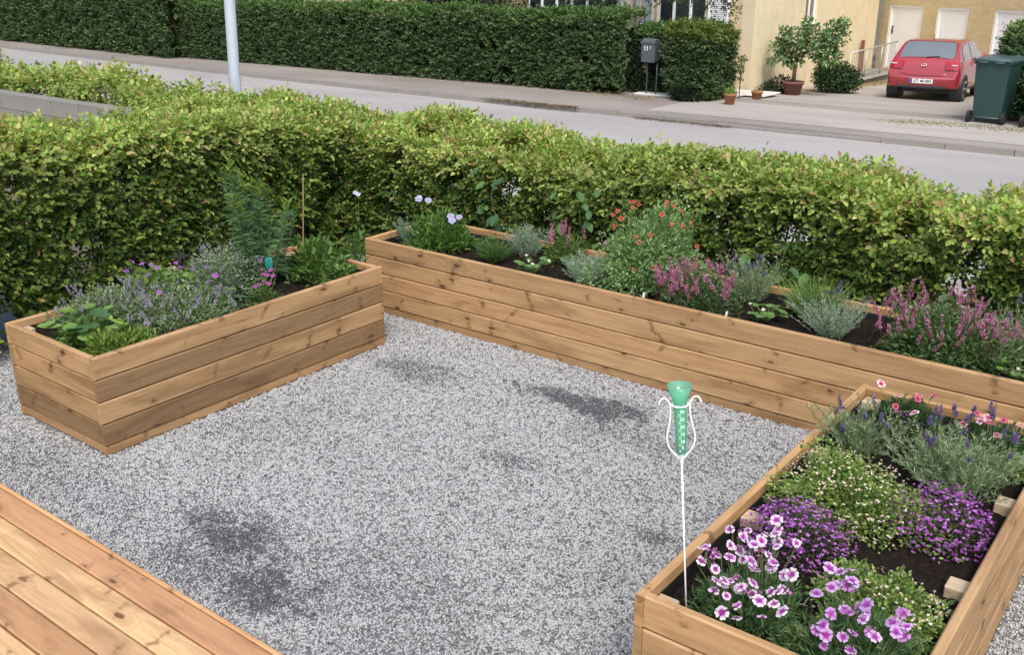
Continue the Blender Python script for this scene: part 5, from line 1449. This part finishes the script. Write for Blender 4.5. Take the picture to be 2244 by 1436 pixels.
p = plant_root('salvia_plant', 'medium pink salvia leaning over the front rim, left of the long planter\'s lavender', -2.45, 4.98)
dome(p, 3000, .50, .22, .026, [(.11, .19, .08), (.16, .25, .11), (.08, .14, .06)], .4, up_=.5)
spikes(p, pink_spikes, 62, .56, .24, d=.44, lean=.6, zf=(.6, 1.2), sc_=(.75, 1.1))
p = plant_root('lavender_plant', 'lavender with violet spikes at the back rim right of the medium pink salvia', -2.28, 5.28)
silver(p, 3400, .34, .26, G_LAV, stems=110); spikes(p, lav_spikes, 12, .28, .31, lean=.35)
strawberry('strawberry plant between the lavender and the grass tuft at the rear post', -2.05, 5.02, .24, [(.02, -.1), (-.08, -.05)])
p = plant_root('grass_tuft', 'taller bright grass tuft behind the silver cotton lavender', -1.86, 5.22)
tuft(p, 800, .34, .0055, .85, [(.20, .33, .09), (.27, .40, .12), (.14, .25, .07)], .05, .75, 'blades')
p = plant_root('cotton_lavender', 'round silver-green cotton lavender at the front rim, right of the bare soil', -1.68, 5.02)
silver(p, 5400, .36, .22, G_SANT, leafL=.02, leafW=.004, stems=130, spread=1.05); spikes(p, lav_spikes, 6, .2, .27, lean=.3, off=(.04, .1))
p = plant_root('salvia_plant', 'largest pink salvia, at the right end of the long planter', -1.12, 5.03)
dome(p, 5200, .66, .28, .029, [(.11, .20, .08), (.16, .27, .11), (.08, .15, .06), (.20, .31, .12)], .42, d=.5, up_=.5, lump=.3)
spikes(p, pink_spikes, 84, .72, .29, d=.52, lean=.55, zf=(.55, 1.2), sc_=(.75, 1.1))
p = plant_root('lavender_plant', 'grey-green lavender at the right edge of the photo behind the largest pink salvia', -.78, 5.25)
silver(p, 2600, .30, .27, G_LAV, stems=90); spikes(p, lav_spikes, 6, .2, .31, lean=.3)
strawberry('strawberry plant at the right edge of the photo in the long planter', -.72, 4.96, .24, [(0, -.08), (.06, -.04)])
# plants beyond the frame keep the long planter filled
for (x, nm) in ((-.30, 'a'), (.35, 'b'), (1.0, 'c'), (1.7, 'd')):
    p = plant_root('lavender_plant', {'a': 'lavender just outside the right of the photo', 'b': 'second lavender outside the right of the photo', 'c': 'third lavender outside the right of the photo', 'd': 'fourth lavender outside the right of the photo'}[nm], x, 5.08)
    silver(p, 1500, .34, .24, G_LAV, stems=60)
# plant tags
for (x, y, rz, lb) in ((-2.76, 4.86, .5, 'upright white plant tag at the front rim left of the medium pink salvia'), (-2.22, 4.84, 1.1, 'tilted white plant tag under the medium pink salvia')):
    o = bevel(MB().box((-.008, -.0008, -.03), (.008, .0008, .07)).build('plant_tag', M['tag_white'], None, loc=(x, y, .47), rot=(.15, .1, rz)), .0005, 1); tag(o, lb, 'plant tag')
# --- plants in the ground between planters and hedge
p = plant_root('columbine_plant', 'wild columbine with one pale lilac bloom between the two pine planters', -5.35, 5.02, z=0)
dome(p, 500, .35, .5, .05, G_MID, .6, lump=.3, stems=14)
flowers(p, scab[1:], [(-5.26, 4.94), (-5.24, 4.95)], .79, tilt=.2, face=1.3)
def vine(lb, x, y, z0, z1, w, n, col):
    p = root('climbing_vine', (x, y, 0), lb, 'vine')
    tb = MB(); tb.tube([(0, .05, 0), (.03, 0, z0), (-.02, -.02, (z0+z1)/2), (.03, 0, z1)], [.006, .005, .004, .003], 6); tb.build('vine_stem', STEM, p)
    for k in range(n):
        zz = z0+(z1-z0)*k/n+random.uniform(-.03, .03); a = -1.57+random.uniform(-1.2, 1.2)
        big_leaf(p, random.uniform(-w, w), -.06-random.uniform(0, .05), zz, random.uniform(.07, .11), random.uniform(-.9, -.2), a, random.choice(col), round_=False)
vine('large-leaved blue-green vine climbing in the hedge above the left end of the long planter', -4.55, 5.70, .5, .95, .12, 14, [(.06, .14, .08), (.08, .18, .09), (.16, .3, .09)])
vine('pale green large-leaved vine in the hedge left of the red-flowered bush', -3.75, 5.70, .45, .92, .18, 16, [(.12, .25, .09), (.10, .2, .09), (.16, .3, .1)])
vine('pale broad-leaved weed behind the planter, low in the hedge at the right', -2.25, 5.68, .35, .75, .2, 12, [(.09, .19, .08), (.14, .25, .09)])
vine('broad-leaved weed rising behind the largest pink salvia', -1.05, 5.66, .4, .66, .3, 16, [(.10, .20, .08), (.16, .25, .12)])
print('objects', len(bpy.data.objects))
